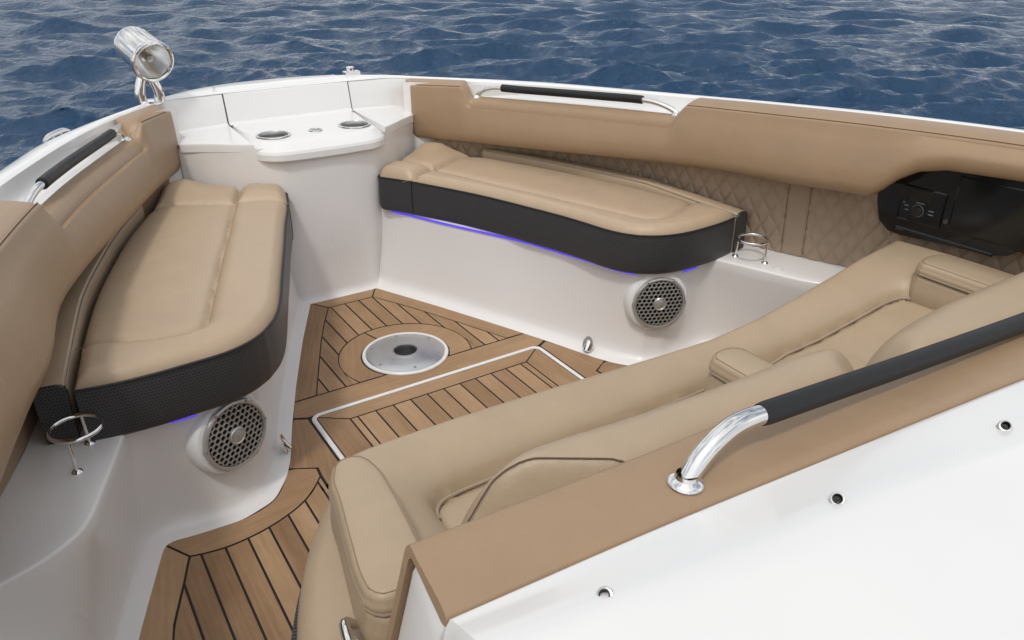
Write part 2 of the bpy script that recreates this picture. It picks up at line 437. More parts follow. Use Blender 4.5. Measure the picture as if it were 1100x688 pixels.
# ------------------------------------------------------------------ white hull mouldings
hull = thing('boat_hull', 'white fibreglass bow of the boat with moulded bench bases, gunwales and foredeck around the cockpit', 'boat', (0, 0, 0))
def gunwale(s):
    N = O_[:, :2] - T_[:, :2]; nl = np.linalg.norm(N, axis=1)[:, None]; n = N / nl
    rows = []
    Z = lambda dz: T_[:, 2] + dz
    A = lambda d, z: rows.append(np.c_[T_[:, :2] + n * d, z])
    A(.02, Z(-.075)); A(.03, Z(-.058)); A(.05, Z(-.056)); A(.075, Z(-.054))
    rows.append(np.c_[O_[:, :2] - n * .022, Z(-.052)]); rows.append(np.c_[O_[:, :2] - n * .006, Z(-.040)])
    rows.append(np.c_[O_[:, :2] + n * .004, O_[:, 2] - .022]); rows.append(np.c_[O_[:, :2] + n * .007, O_[:, 2] - .008]); rows.append(np.c_[O_[:, :2] + n * .016, O_[:, 2] - .002])
    for f in (.25, .5, .75, .9): rows.append((np.c_[O_[:, :2] + n * .016, O_[:, 2] - .002]) * (1 - f) + G_ * f + [0, 0, .006 * math.sin(f * PI)])
    rows.append(G_ + [0, 0, -.004]); rows.append(np.c_[G_[:, :2] + n * .012, G_[:, 2] - .018])
    rows.append(np.c_[G_[:, :2] + n * .014, G_[:, 2] - .08])
    rows.append(np.c_[G_[:, :2] - n * .05, G_[:, 2] - .6]); rows.append(np.c_[G_[:, :2] * [.72, .93], np.full(NS, -1.1)])
    add('gunwale', *grid(mir(np.stack(rows), s)), GEL, hull)
for s in (1, -1): gunwale(s)
# foredeck, from the backing of the bow shelf out to the stem
xs = np.linspace(-1, 1, 61)
fd_in = spl([(-.545,1.405,.797),(-.47,1.418,.803),(-.30,1.428,.806),(0,1.43,.806),(.30,1.428,.806),(.47,1.418,.803),(.545,1.405,.797)], 61)
fd_out = spl([(-.585,1.40,.793),(-.50,1.515,.795),(-.37,1.62,.797),(-.19,1.685,.80),(0,1.70,.80),(.19,1.685,.80),(.37,1.62,.797),(.50,1.515,.795),(.585,1.40,.793)], 61)
rows = [fd_in * (1 - f) + fd_out * f + [0, 0, .010 * math.sin(f * PI)] for f in (0, .03, .15, .3, .5, .7, .85, .95, 1)]
rows += [fd_out + [0, .012, -.02], fd_out + [0, .014, -.09], fd_out * [.8, .95, 1] + [0, 0, -.6], fd_out * [.6, .9, 0] + [0, 0, -1.1]]
add('foredeck', *grid(rows), GEL, hull)
rr_ = [spl([(-.30, 1.47, .8135), (-.12, 1.455, .8145), (.12, 1.455, .8145), (.30, 1.47, .8135)], 30), spl([(-.27, 1.58, .818), (-.1, 1.61, .820), (.1, 1.61, .820), (.27, 1.58, .818)], 30)]
loop = np.vstack([rr_[0], rr_[1][::-1]])
add('anchor_hatch', *prism(loop, .800, .815, .012, .005), GEL, hull)
# backing panels left and right of the lid, and the shelf beside them
def shelf_side(s):
    bot = np.array([(.2715,1.405,.686),(.36,1.402,.684),(.46,1.398,.680),(.535,1.388,.676)]); top = np.array([(.2715,1.428,.802),(.36,1.426,.802),(.47,1.416,.800),(.543,1.404,.795)])
    b, t = spl(bot, 24), spl(top, 24)
    rows = [b * (1 - f) + t * f for f in (0, .05, .5, .95)] + [t + [0, .004, .002], t + [0, .02, .004]]
    # fillet into the shelf
    sh = spl([(.2715,1.064,.676),(.34,1.12,.674),(.42,1.195,.670),(.50,1.268,.664)], 24)
    low = [sh * (1 - f) + b * f for f in (0, .3, .6, .9, .97)]
    edge = [sh + [-.002, -.003, -.002], sh + [-.004, -.005, -.007], sh + [-.0045, -.006, -.03]]
    R = np.stack(edge[::-1] + low + rows[1:])
    add('bow_shelf', *grid(mir(R, s)), GEL, hull)
    # inner end of this moulding (side of the gap round the lid)
    e = np.stack([R[3:, 0], R[3:, 0] + [0, 0, -.05]]); add('shelf_return', *grid(mir(e, s)), GEL, hull)
for s in (1, -1): shelf_side(s)
# bulkhead under the lid
bt = np.array([(-.50,1.275),(-.42,1.195),(-.34,1.118),(-.27,1.058),(-.20,1.012),(-.10,.992),(0,.988),(.10,.992),(.20,1.012),(.27,1.058),(.34,1.118),(.42,1.195),(.50,1.275)])
bb = np.array([(-.49,1.36),(-.38,1.25),(-.28,1.14),(-.20,1.06),(-.155,1.022),(-.08,1.022),(0,1.022),(.08,1.022),(.155,1.022),(.20,1.06),(.28,1.14),(.38,1.25),(.49,1.36)])
ta, ba = pair(bt, bb, 90, 3)
zt = np.interp(abs(ta[:, 0]), [0, .25, .5], [.66, .66, .645])
rows = [np.c_[ba - [0, .022], np.full(90, .004)], np.c_[ba - [0, .014], np.full(90, .007)], np.c_[ba - [0, .005], np.full(90, .018)], np.c_[ba, np.full(90, .04)]]
for f in (.25, .5, .75, .92): rows.append(np.c_[ba * (1 - f) + ta * f + np.c_[np.zeros(90), np.full(90, -.012 * math.sin(f * PI))], .04 + (zt - .04) * f])
rows += [np.c_[ta, zt]]
add('bulkhead', *grid(rows), GELW, hull)
# bench bases with the side ledges
Fs = np.array([(.092,1.135),(.148,1.013),(.22,.858),(.29,.706),(.42,.40),(.516,.157),(.572,.003),(.605,-.065),(.664,-.145),(.76,-.178),(.864,-.170),(.945,-.160),(.958,-.175),(1.01,-.308),(1.06,-.437),(1.075,-.49),(1.09,-.55),(1.10,-.60),(1.13,-.78),(1.20,-1.3),(1.25,-2.2)])
Ts = np.array([(.150,1.165),(.205,1.06),(.268,.93),(.345,.745),(.512,.385),(.598,.11),(.628,-.01),(.657,-.068),(.702,-.118),(.775,-.142),(.86,-.142),(.945,-.128),(.962,-.142),(1.020,-.30),(1.068,-.43),(1.098,-.485),(1.16,-.53),(1.237,-.557),(1.345,-.585),(1.40,-1.3),(1.45,-2.2)])
Ws = np.array([(.43,1.36),(.49,1.31),(.56,1.20),(.74,1.00),(.96,.60),(1.06,.30),(1.11,.12),(1.125,.05),(1.14,.0),(1.15,-.04),(1.158,-.07),(1.163,-.09),(1.17,-.12),(1.215,-.25),(1.27,-.39),(1.29,-.44),(1.315,-.50),(1.335,-.545),(1.365,-.60),(1.42,-1.3),(1.47,-2.2)])
ZL = .357
def seat_base(s):
    n = 300
    f, t = pair(Fs, Ts, n, 3); _, w = pair(Fs, Ts, n, 0)
    d = np.linalg.norm(np.diff(Fs, axis=0), axis=1) + np.linalg.norm(np.diff(Ts, axis=0), axis=1); d = np.r_[0, np.cumsum(d)]
    tt = np.linspace(0, d[-1], n); w = np.stack([np.interp(tt, d, Ws[:, k]) for k in range(2)], 1)
    for _ in range(5): w[1:-1] = (w[:-2] + 2 * w[1:-1] + w[2:]) / 4
    N = normals2(f)                               # outward from the cockpit?
    N = -N if (N[20] @ (t[20] - f[20])) < 0 else N
    N2 = normals2(t); N2 = -N2 if (N2[20] @ (w[20] - t[20])) < 0 else N2
    z = lambda v: np.full(n, v)
    rows = [np.c_[f - N * .004, z(.0035)], np.c_[f + N * .004, z(.006)], np.c_[f + N * .020, z(.010)], np.c_[f + N * .033, z(.018)], np.c_[f + N * .042, z(.033)], np.c_[f + N * .046, z(.055)]]
    base = f + N * .047
    for k in (.15, .3, .45, .6, .75, .9): rows.append(np.c_[base * (1 - k) + t * k + N * .006 * math.sin(PI * k), z(.055 + (ZL - .070) * k)])
    rows += [np.c_[t, z(ZL - .007)], np.c_[t + N2 * .001, z(ZL - .0035)], np.c_[t + N2 * .0035, z(ZL - .001)], np.c_[t + N2 * .007, z(ZL)]]
    for k in (.2, .5, .8, 1.0): rows.append(np.c_[(t + N2 * .007) * (1 - k) + w * k, z(ZL)])
    add('bench_base', *grid(mir(np.stack(rows), s)), GELW, hull)
for s in (1, -1): seat_base(s)
# plain hull side behind the pads (above the ledges)
Wq = np.array([(.555,1.26),(.66,1.13),(.82,.90),(.965,.59),(1.065,.30),(1.13,.02),(1.165,-.10),(1.20,-.21),(1.246,-.335),(1.29,-.44),(1.325,-.60),(1.345,-.8),(1.37,-1.05),(1.42,-1.4),(1.47,-2.2)])
def side_wall(s):
    P = spl([(.47,1.30)] + [tuple(p) for p in Wq[1:]], 200); N = normals2(P); N = -N if (N[20] @ np.array([1., .3])) < 0 else N
    R = np.stack([np.c_[P + N * .012, np.full(200, z)] for z in np.linspace(ZL - .01, .80, 12)])
    add('side_wall', *grid(mir(R, s)), GELW, hull)
for s in (1, -1): side_wall(s)
def quilted_wall(s, label):
    root = thing('quilted_side_panel', label, 'side panel', tuple(mir([1.2, -.2, ZL], s)))
    P = spl(Wq, 1100); L = np.r_[0, np.cumsum(np.linalg.norm(np.diff(P, axis=0), axis=1))]
    # fine grid only where it can be seen, coarse elsewhere
    sel = np.arange(10, 1000, 1); P = P[sel]; L = L[sel]
    nz = 88; zz = np.linspace(ZL + .002, .70, nz)
    N = normals2(P); N = -N if (N[100] @ np.array([-1., -.3])) < 0 else N     # inboard
    a = L[None, :]; h = zz[:, None] - ZL
    p = (a / .058 + h / .095); q = (a / .058 - h / .095)
    g = lambda t: np.abs(((t + .5) % 1) - .5)                           # distance to the groove, 0 in groove
    m = np.minimum(g(p), g(q))
    puff = .0072 * (1 - np.exp(-(m / .12) ** 1.2)) + 0 * a
    # plain vertical strip with two seams
    i0 = L[np.argmin(abs(P[:, 1] + .235))]; i1 = L[np.argmin(abs(P[:, 1] + .305))]
    plain = (a > i0) & (a < i1)
    puff = np.where(plain, .0035, puff) if s > 0 else puff * 0
    for c in (i0, i1) if s > 0 else (): puff = puff - .006 * np.exp(-((a - c) / .004) ** 2)
    lean = (zz - ZL)[:, None] * .10
    R = np.stack([np.c_[P[:, 0], P[:, 1], np.full(len(P), 0.)]] * nz)
    R[..., :2] += N[None] * (puff + lean)[..., None]; R[..., 2] = zz[:, None]
    add('quilting' if s > 0 else 'vinyl_panel', *grid(mir(R, s)), QUILT if s > 0 else TAN, root, sharp=60)
    mb = MB()
    if s < 0: return
    for c in (i0, i1):
        j = int(np.argmin(abs(L - c)))
        mb.put(*tube(mir(R[:, j] - np.r_[N[j] * .0005, 0], s), .0016, 6))
    mb.obj('seam', STITCH, root)
quilted_wall(1, 'diamond quilted tan side panel under the right coaming pad, beside the cup rail')
quilted_wall(-1, 'plain tan side panel under the left coaming pad, behind the cup rail ledge')
# ------------------------------------------------------------------ floor
deck = struct(add('floor', *grid([[(-1.6, 1.2, -.012), (1.6, 1.2, -.012)], [(-1.6, -2.6, -.012), (1.6, -2.6, -.012)]]), GEL, smooth=False))
tk = {'V': [], 'F': [], 'uv': [], 'a': [], 'n': 0}
def plank(poly, direc, store=tk, z=.0035, val=None):
    P = np.asarray(poly, float); d = np.array(direc, float); d /= np.linalg.norm(d); e = np.array([-d[1], d[0]])
    store['V'].append(np.c_[P, np.full(len(P), z)]); store['F'].append([i + store['n'] for i in range(len(P))])
    store['uv'].append(np.c_[P @ d, P @ e]); store['a'].append(random.random() if val is None else val); store['n'] += len(P)
def shrink(poly, g):
    P = ring_clean(poly); N = normals2(P, True)
    # proper offset of every edge
    n = len(P); A = .5 * np.sum(P[:, 0] * np.roll(P[:, 1], -1) - P[:, 1] * np.roll(P[:, 0], -1)); sg = 1 if A > 0 else -1
    out = []
    for i in range(n):
        a, b, c = P[i - 1], P[i], P[(i + 1) % n]
        d1 = (b - a) / (np.linalg.norm(b - a) + 1e-12); d2 = (c - b) / (np.linalg.norm(c - b) + 1e-12)
        n1 = np.array([-d1[1], d1[0]]) * sg; n2 = np.array([-d2[1], d2[0]]) * sg
        k = 1 + n1 @ n2
        out.append(b + (n1 + n2) * g / max(k, .35))
    return np.array(out)
GAP = .0030
E1 = [(.148,1.013),(.22,.858),(.29,.706),(.42,.40),(.457,.303)]
I1 = [(.097,.929),(.165,.798),(.227,.664),(.301,.488),(.377,.305)]
base_poly = []
for s in (1, -1):
    m = lambda L: [(s * x, y) for x, y in L]
    plank(shrink(m(E1 + I1[::-1]), GAP), (s * .44, -1), val=.35 + .2 * s * .5)
    side = [(.457,.297),(.490,.213),(.447,.190),(.447,-.20),(.512,-.118),(.513,-.075),(.566,-.045),(.586,-.030),(.572,.003),(.516,.157)]
    sd = [(.490,.207),(.520,.148),(.572,.003),(.586,-.033),(.566,-.045),(.513,-.075),(.517,-.117),(.52,-.75),(.449,-.75),(.449,.185)]
    plank(shrink(m(sd), GAP), (s * .25, -1))
    arc = [(.592,-.036),(.605,-.065),(.664,-.145),(.76,-.178),(.864,-.170),(.953,-.164)]
    arci = [(.907,-.244),(.88,-.252),(.823,-.261),(.766,-.258),(.709,-.247),(.652,-.227),(.599,-.199),(.555,-.160),(.519,-.115),(.515,-.074),(.566,-.043)]
    arcs = spl(arc, 30); arcis = np.vstack([spl(arci[:9], 30), arci[9:]])
    plank(shrink(m(np.vstack([arcs, arcis])), GAP), (s * 1, -.1))
    out = [(.953,-.164),(1.01,-.308),(1.06,-.437),(1.13,-.72),(1.20,-1.3),(1.25,-2.2)]
    inn = [(.907,-.244),(.934,-.319),(.984,-.446),(1.05,-.72),(1.12,-1.3),(1.17,-2.2)]
    plank(shrink(m(out + inn[::-1]), GAP), (s * .2, -1))
    ax = spl(arci[:9], 60)[::-1]; innv = np.array(inn)
    xe = [.520] + [.535 + .0577 * k for k in range(0, 11)] + [1.18]
    for a, b in zip(xe[:-1], xe[1:]):
        a2, b2 = a + GAP, b - GAP
        X = np.linspace(a2, b2, 9)
        top = np.where(X < .907, np.interp(X, ax[:, 0], ax[:, 1]) - GAP, np.interp(X, innv[:, 0], innv[:, 1]) - .008)
        plank(m(list(zip(X, top)) + [(b2, -2.2), (a2, -2.2)]), (0, -1))
plank(shrink([(-.148,1.013),(.148,1.013),(.097,.929),(-.097,.929)], GAP), (1, 0))
plank(shrink([(-.457,.303),(.457,.303),(.490,.213),(.447,.190),(-.447,.190),(-.490,.213)], GAP), (1, 0), val=.5)
cy = .405
def ringpoly(a0, a1, r0=.160, r1=.244):
    """ring plank cut by the chord at y = .303"""
    o = [(r1 * math.cos(t), cy + r1 * math.sin(t)) for t in np.linspace(max(a0, -.428), min(a1, PI + .428), 60)]
    i = [(r0 * math.cos(t), cy + r0 * math.sin(t)) for t in np.linspace(max(a0, -.69), min(a1, PI + .69), 60)]
    return o + i[::-1]
plank(shrink(ringpoly(-2, 1.83), GAP), (1, .3), val=.62); plank(shrink(ringpoly(1.83, 5), GAP), (.4, 1), val=.38)
xe = [-.3345 + .0615 * k - .0615 for k in range(0, 14)]
I1a = np.array(I1)
topf = lambda x: np.where(abs(x) < .097, .929, np.interp(abs(x), I1a[:, 0], I1a[:, 1])) - GAP
for a, b in zip(xe[:-1], xe[1:]):
    X = np.linspace(a + GAP, b - GAP, 15); X = X[abs(X) < .374]
    if len(X) < 3: continue
    lo = np.where(abs(X) < .2465, cy + np.sqrt(np.maximum(.244 ** 2 - X ** 2, 0)) + GAP, .303 + GAP)
    lo = np.where((abs(X) >= .2445), .303 + GAP, lo)
    tp = topf(X)
    if (tp - lo).max() < .006: continue
    k = tp - lo > .001
    plank(list(zip(X[k], tp[k])) + list(zip(X[k][::-1], lo[k][::-1])), (0, -1))
for s in (1, -1):
    X = np.linspace(.2262, .2435, 8); up = cy - np.sqrt(np.maximum(.244 ** 2 - X ** 2, 0)) - GAP * 1.2
    plank([(s * a, b) for a, b in zip(X, np.maximum(up, .3065))] + [(s * .2460, .400), (s * .2472, .3062), (s * .2262, .3062)], (0, -1))
def teak_obj(name, st, parent=None):
    return add(name, np.vstack(st['V']), st['F'], TEAK, parent, smooth=False, uv=np.vstack(st['uv']), attr=st['a'], recalc=False)
plk = teak_obj('teak_decking', tk); struct(plk)
ck = MB()
flo = np.array(list(Fs) + [(1.25, -2.2)])
rows = np.stack([np.c_[-(Fs[:, 0] + .003), Fs[:, 1], np.full(len(Fs), .0015)], np.c_[Fs[:, 0] + .003, Fs[:, 1], np.full(len(Fs), .0015)]])
struct(ck.put(*grid(rows)).obj('deck_caulking', CAULK, smooth=False))
# hatch in the deck
hx, hy0, hy1 = .437, .187, -.78
ht = thing('deck_hatch', 'teak deck hatch with a white rounded rim in front of the lounge seat', 'hatch', (0, -.25, 0))
def rrect(x, y0, y1, r, n=8):
    pts = []
    for cx, cyy, a0 in ((x - r, y0 - r, 0), (-x + r, y0 - r, PI / 2), (-x + r, y1 + r, PI), (x - r, y1 + r, 1.5 * PI)):
        for t in np.linspace(a0, a0 + PI / 2, n): pts.append((cx + r * math.cos(t), cyy + r * math.sin(t)))
    return np.array(pts)
oo = rrect(hx + .007, hy0 + .007, hy1 - .007, .035); ii = rrect(hx - .008, hy0 - .008, hy1 + .008, .022)
def flat(P, z): return np.c_[P, np.full(len(P), z)]
mdl = (oo + ii) / 2
R = [flat(oo, .002), flat(oo * .97 + mdl * .03, .0065), flat(mdl + (oo - mdl) * .45, .0095), flat(mdl, .0105), flat(mdl + (ii - mdl) * .45, .0095), flat(ii * .97 + mdl * .03, .0065), flat(ii, .002)]
add('rim', *grid(R, True), GEL, ht)
hk = {'V': [], 'F': [], 'uv': [], 'a': [], 'n': 0}
c1 = .428
plank(shrink([(-c1,.178),(c1,.178),(.337,.109),(-.337,.109)], .0028), (1, 0), hk, .0060, .55)
for s in (1, -1):
    plank(shrink([(s*c1,.178),(s*c1,-.77),(s*.337,-.77),(s*.337,.109)], .0028), (0, -1), hk, .0060, .25 + .1 * s)
    plank(shrink([(s*.337,.109),(s*.337,-.77),(s*.312,-.77),(s*.312,.109)], .0028), (0, -1), hk, .0060)
e = np.linspace(-.312, .312, 11)
for a, b in zip(e[:-1], e[1:]): plank([(a + .0028, .1062), (b - .0028, .1062), (b - .0028, -.77), (a + .0028, -.77)], (0, -1), hk, .0060)
teak_obj('teak_planks', hk, ht)
add('caulking', *prism(ii, .002, .0045), CAULK, ht, smooth=False)
# pedestal base
pb = thing('pedestal_base', 'round aluminium table pedestal base sunk in the teak deck', 'table base', (0, cy, .004))
pbl = (0, cy, .004)
add('rim', *lathe([(.158, 0), (.158, .004), (.155, .0075), (.150, .0085), (.146, .007), (.145, .003), (.143, .003)], pbl, n=96), GEL, pb)
add('plate', *lathe([(.1445, .001), (.1435, .006), (.140, .0075), (.10, .0115), (.07, .014), (.052, .0155), (.047, .0165), (.043, .0155), (.041, .010)], pbl, n=96), SATIN, pb)
add('socket', *lathe([(.0415, .014), (.041, -.005), (.041, -.011), (.001, -.011)], pbl, n=64), STEEL, pb)
scr = None
for k in range(6):
    a = math.radians(20 + 60 * k); p = (.126 * math.cos(a), cy + .126 * math.sin(a), .0125)
    if scr is None:
        scr = add('screw', *lathe([(.0052, 0), (.0048, .002), (.003, .003), (.0028, .0012), (.0005, .0012)], p, n=16), STEEL, pb); p0 = p
    else:
        c = scr.copy(); COL.objects.link(c); c.parent = pb; c.location = (p[0] - p0[0], p[1] - p0[1], 0)
# ------------------------------------------------------------------ bench cushions
def bench(s, label):
    root = thing('bench_cushion', label, 'seat cushion', tuple(mir([.62, .4, ZL], s)))
    if s > 0:
        inner = spl([(.205,.992),(.262,.903),(.340,.751),(.430,.549),(.500,.345),(.546,.20),(.570,.10),(.588,.015),(.612,-.050),(.645,-.098)], 120)
        aft = spl([(.645,-.098),(.690,-.130),(.745,-.152),(.815,-.163),(.90,-.162),(.98,-.155),(1.046,-.142)], 70)
    else:
        inner = spl([(.193,.985),(.228,.860),(.319,.613),(.372,.460),(.424,.315),(.470,.185),(.507,.080),(.540,-.002),(.572,-.060),(.612,-.110)], 120)
        aft = spl([(.612,-.110),(.655,-.142),(.715,-.166),(.81,-.176),(.90,-.180),(.98,-.176),(1.046,-.165)], 70)
    outer = spl([(.60,1.18),(.69,.985),(.80,.735),(.862,.565),(.94,.32),(1.0,.07),(1.046,-.165)], 120)
    fwd = spl([tuple(inner[0]),(.207,1.012),(.27,1.058),(.34,1.118),(.42,1.19),(.50,1.225),(.60,1.18)], 60)
    seams = [spl([(.219,.836),(.403,.913),(.629,1.035),(.68,1.01)], 40)[:, :2],
             spl([(.335,1.10),(.365,1.01),(.403,.913)], 20),
             spl([(.403,.913),(.455,.77),(.50,.634),(.57,.44),(.64,.235),(.70,.06),(.722,-.005),(.742,-.036),(.775,-.046),(.83,-.043),(.90,-.02),(.98,.02),(1.02,.04)], 120)]
    zt = .513
    lump = np.array([.30, .985])
    def zf(X, d):
        r = .03; q = np.clip(d, 0, r)
        z = zt - r + np.sqrt(np.maximum(r * r - (r - q) ** 2, 0)) + .007 * (1 - np.exp(-d / .05))
        ds = np.min([dist_poly(X, S) for S in seams], 0)
        PL = np.vstack([seams[2], outer[::-1], seams[0][::-1][:20]]); ci = np.zeros(len(X), bool)
        for (x1, y1), (x2, y2) in zip(PL, np.roll(PL, -1, 0)):
            ci ^= ((y1 > X[:, 1]) != (y2 > X[:, 1])) & (X[:, 0] < (x2 - x1) * (X[:, 1] - y1) / (y2 - y1 + 1e-15) + x1)
        z = z + np.where(ci, -.004, .007 * np.minimum(ds / .035, 1)) * np.minimum(ds / .012, 1) * np.minimum(d / .03, 1)
        z = z - (.014 + .0005 * np.sin((X[:, 0] * .8 + X[:, 1]) * 2 * PI / .021)) * np.exp(-(ds / .0095) ** 2) - .006 * np.exp(-(ds / .03) ** 2) + .0003 * np.sin((X[:, 0] * .8 + X[:, 1]) * 2 * PI / .033) * np.exp(-(ds / .035) ** 2)
        dl = np.min([dist_poly(X, S) for S in seams[:2]], 0)
        inside = (X[:, 1] - np.interp(X[:, 0], [.219, .403], [.836, .913]) > 0) & (X[:, 0] < np.interp(X[:, 1], [.913, 1.01, 1.1], [.403, .365, .335]))
        z = z + np.where(inside, .016 * (1 - np.exp(-(dl / .03) ** 2)) * (1 - np.exp(-d / .02)), 0)
        z = z + .042 * sstep(.02, .22, dl) * sstep(.40, .58, X[:, 0]) * (X[:, 1] > np.interp(X[:, 0], [.403, .629, .68], [.913, 1.035, 1.01]))
        return z
    V, F, B = pillow(inner, outer, fwd, aft, .495 - .006, zf, .0062, .03)
    add('cushion_top', mir(V, s), F, BEIGE, root, sharp=50)
    nI, nA = len(inner), len(aft)
    path = np.vstack([fwd[8:0:-1], inner, aft[1:]]); n = len(path)
    N = normals2(path); N = -N if (N[60] @ np.array([-1., -.4])) < 0 else N
    Lp = np.r_[0, np.cumsum(np.linalg.norm(np.diff(path, axis=0), axis=1))]
    prof = [(-.012, .352), (-.004, .3525), (.001, .358), (.004, .375), (.005, .42), (.004, .46), (.003, .482), (.002, .492), (-.004, .4945)]
    R = np.stack([np.c_[path + N * a, np.full(n, z)] for a, z in prof]); uvv = np.stack([np.c_[Lp, np.full(n, z)] for a, z in prof]).reshape(-1, 2)
    V2, F2 = grid(mir(R, s)); add('side_band', V2, F2, PERF, root, uv=uvv)
    add('piping', *tube(mir(np.c_[path + N * .0035, np.full(n, .4925)], s), .0032, 8), BLACKM, root)
    mb = MB()
    j = int(np.argmin(np.linalg.norm(path - [.236, .84], axis=1)))
    mb.put(*tube(mir(R[1:-1, j] + np.r_[N[j] * .0006, 0], s), .0016, 6)); mb.obj('side_seam', DARK, root)
    st = MB()
    for S in seams:
        S2 = S + normals2(S) * .009
        keep = dist_poly(S2, np.vstack([inner, aft, outer[::-1], fwd[::-1]]), True)
        S2 = S2[(keep > .012)]
        st.put(*tube(mir(np.c_[S2, zf(S2, dist_poly(S2, np.vstack([inner, aft, outer[::-1], fwd[::-1]]), True)) + .0002], s), .0011, 5))
    st.obj('stitching', THREAD, root)
    # bottom board
    V3, F3 = prism(np.vstack([inner, aft[1:], outer[::-1][1:], fwd[::-1][1:-1]]) * .985 + [.011, .006], .3585, .40)
    add('cushion_board', mir(V3, s), F3, BLACKM, root)
bench(1, 'tan topped bench cushion with black perforated sides along the right side of the bow')
bench(-1, 'tan topped bench cushion with black perforated sides along the left side of the bow')
def backboard(s, label):
    root = thing('bench_bolster', label, 'bolster', tuple(mir([.95, .35, ZL], s)))
    inn = np.array([(.700,1.005),(.815,.74),(.876,.57),(.955,.32),(1.015,.07),(1.0595,-.140)])
    a = spl(inn, 120); N = normals2(a); N = -N if N[50][0] < 0 else N
    prof = [(.0, ZL + .001), (.0, .44), (-.003, .482), (.0, .496), (.007, .503), (.02, .505), (.045, .504), (.058, .500), (.066, .49), (.068, .46), (.068, ZL + .001)]
    up = np.interp(-a[:, 1], [-.9, -.25, .02, .14], [.034, .034, .010, .0])
    R = np.stack([np.c_[a + N * d, z + (up if z > .43 else 0) * np.ones(len(a))] for d, z in prof], 1)
    V, F = gridcap(mir(R, s)); add('padding', V, F, BEIGE, root)
    e = R[-1]; t = np.r_[(a[-1] - a[-2]) / np.linalg.norm(a[-1] - a[-2]), 0]
    cap = np.stack([e * 1, e + t * .004, (e - e.mean(0)) * .97 + e.mean(0) + t * .007]); V, F = grid(mir(cap, s), True); F.append(list(range(2 * len(e), 3 * len(e))))
    add('end_cap', V, F, PERF, root, uv=np.c_[V[:, 0], V[:, 2]])
    add('edge_welt', *tube(mir(R[:, 3] + [0, 0, .001], s), .0028, 8), PIPING, root)
backboard(1, 'narrow tan bolster strip behind the right bench cushion, below the quilted panel')
backboard(-1, 'narrow tan bolster strip behind the left bench cushion, ending beside the round cup rail')
# led strips under the bench fronts
def led_strip(s, label):
    f, t = pair(Fs[1:10], Ts[1:10], 120, 4); N = normals2(t); N = -N if N[40][0] > 0 else N
    rng = slice(8, 106 if s > 0 else 97)
    P = np.c_[t + N * (.002 if s > 0 else .030), np.full(120, .3425 if s > 0 else .3300)][rng]
    ya = -.153 if s > 0 else -.164
    Q = np.c_[np.linspace(.812, .872, 12), np.full(12, ya), np.full(12, .3460 if s > 0 else .3465)]
    o = MB().put(*tube(mir(P, s), .0042, 8)).put(*tube(mir(Q, s), .0042, 8)).obj('led_strip', LED); tag(o, label, 'light strip')
led_strip(1, 'glowing blue led strip under the right bench cushion')
led_strip(-1, 'glowing blue led strip under the left bench cushion')
# ------------------------------------------------------------------ speakers
def speaker(s, label):
    c = np.array([.7255, -.1395, .238]); ax = np.array([-.40, -.91, .06]); ax /= np.linalg.norm(ax)
    cm, am = mir(c, s), mir(ax, s)
    root = thing('speaker', label, 'speaker', tuple(cm))
    add('mounting_ring', *lathe([(.112, -.075), (.1115, -.035), (.1095, -.022), (.105, -.013), (.098, -.010), (.09, -.011)], cm, am, 72), GEL, root)
    lob = lambda a, r: 1 + .032 * np.exp(-((((a * 6 / (2 * PI) + .5) % 1) - .5) / .095) ** 2) if r > .088 else np.ones(len(a))
    add('bezel', *lathe([(.0935, -.011), (.0955, -.004), (.093, .001), (.089, .003), (.0845, .0015), (.083, -.006)], cm, am, 96, lobes=lob), GREYP, root)
    add('cone', *lathe([(.0845, -.0065), (.05, -.0075), (.02, -.008), (.001, -.008)], cm, am, 48), DARK, root)
    M = frame(am); V = []; F = []
    p = .0160; R0 = .0835
    for i in range(-9, 10):
        for j in range(-9, 10):
            x = p * (i + .5 * (j % 2)); y = p * .866 * j; r = math.hypot(x, y)
            if r > R0 + .004: continue
            if r < .019: continue
            ang = [PI / 6 + k * PI / 3 for k in range(6)]; ro, ri = p / math.sqrt(3) * 1.005, p / math.sqrt(3) * .79
            b = len(V)
            for rr, hh in ((ro, -.0005), (ri, 0), (ri, -.004)):
                for a in ang:
                    px, py = x + rr * math.cos(a), y + rr * math.sin(a); q = math.hypot(px, py)
                    if q > R0: px, py = px * R0 / q, py * R0 / q
                    dome = .004 * (1 - (q / R0) ** 2) if q < R0 else 0
                    V.append(cm + px * M[0] + py * M[1] + (hh + .0005 + dome) * M[2])
            for k in range(6):
                q = (k + 1) % 6
                F.append((b + k, b + q, b + 6 + q, b + 6 + k)); F.append((b + 6 + k, b + 6 + q, b + 12 + q, b + 12 + k))
    add('grille', V, F, GREYP, root, smooth=False, recalc=False)
    add('hub', *lathe([(.0235, .001), (.0235, .006), (.021, .0085), (.0185, .0075), (.0175, .006), (.012, .0085), (.001, .0095)], cm, am, 40), GREYP, root)
    for k in range(6):
        a = 2 * PI * k / 6; q = cm + (.0915 * math.cos(a)) * M[0] + (.0915 * math.sin(a)) * M[1] + .002 * M[2]
        add('screw', *lathe([(.0034, 0), (.003, .0016), (.0012, .0018), (.001, .0006), (.0002, .0006)], q, am, 12), STEEL, root)
speaker(1, 'round grey grille speaker below the aft corner of the right bench')
speaker(-1, 'round grey grille speaker below the left bench near the cup rail, largest in the photo')
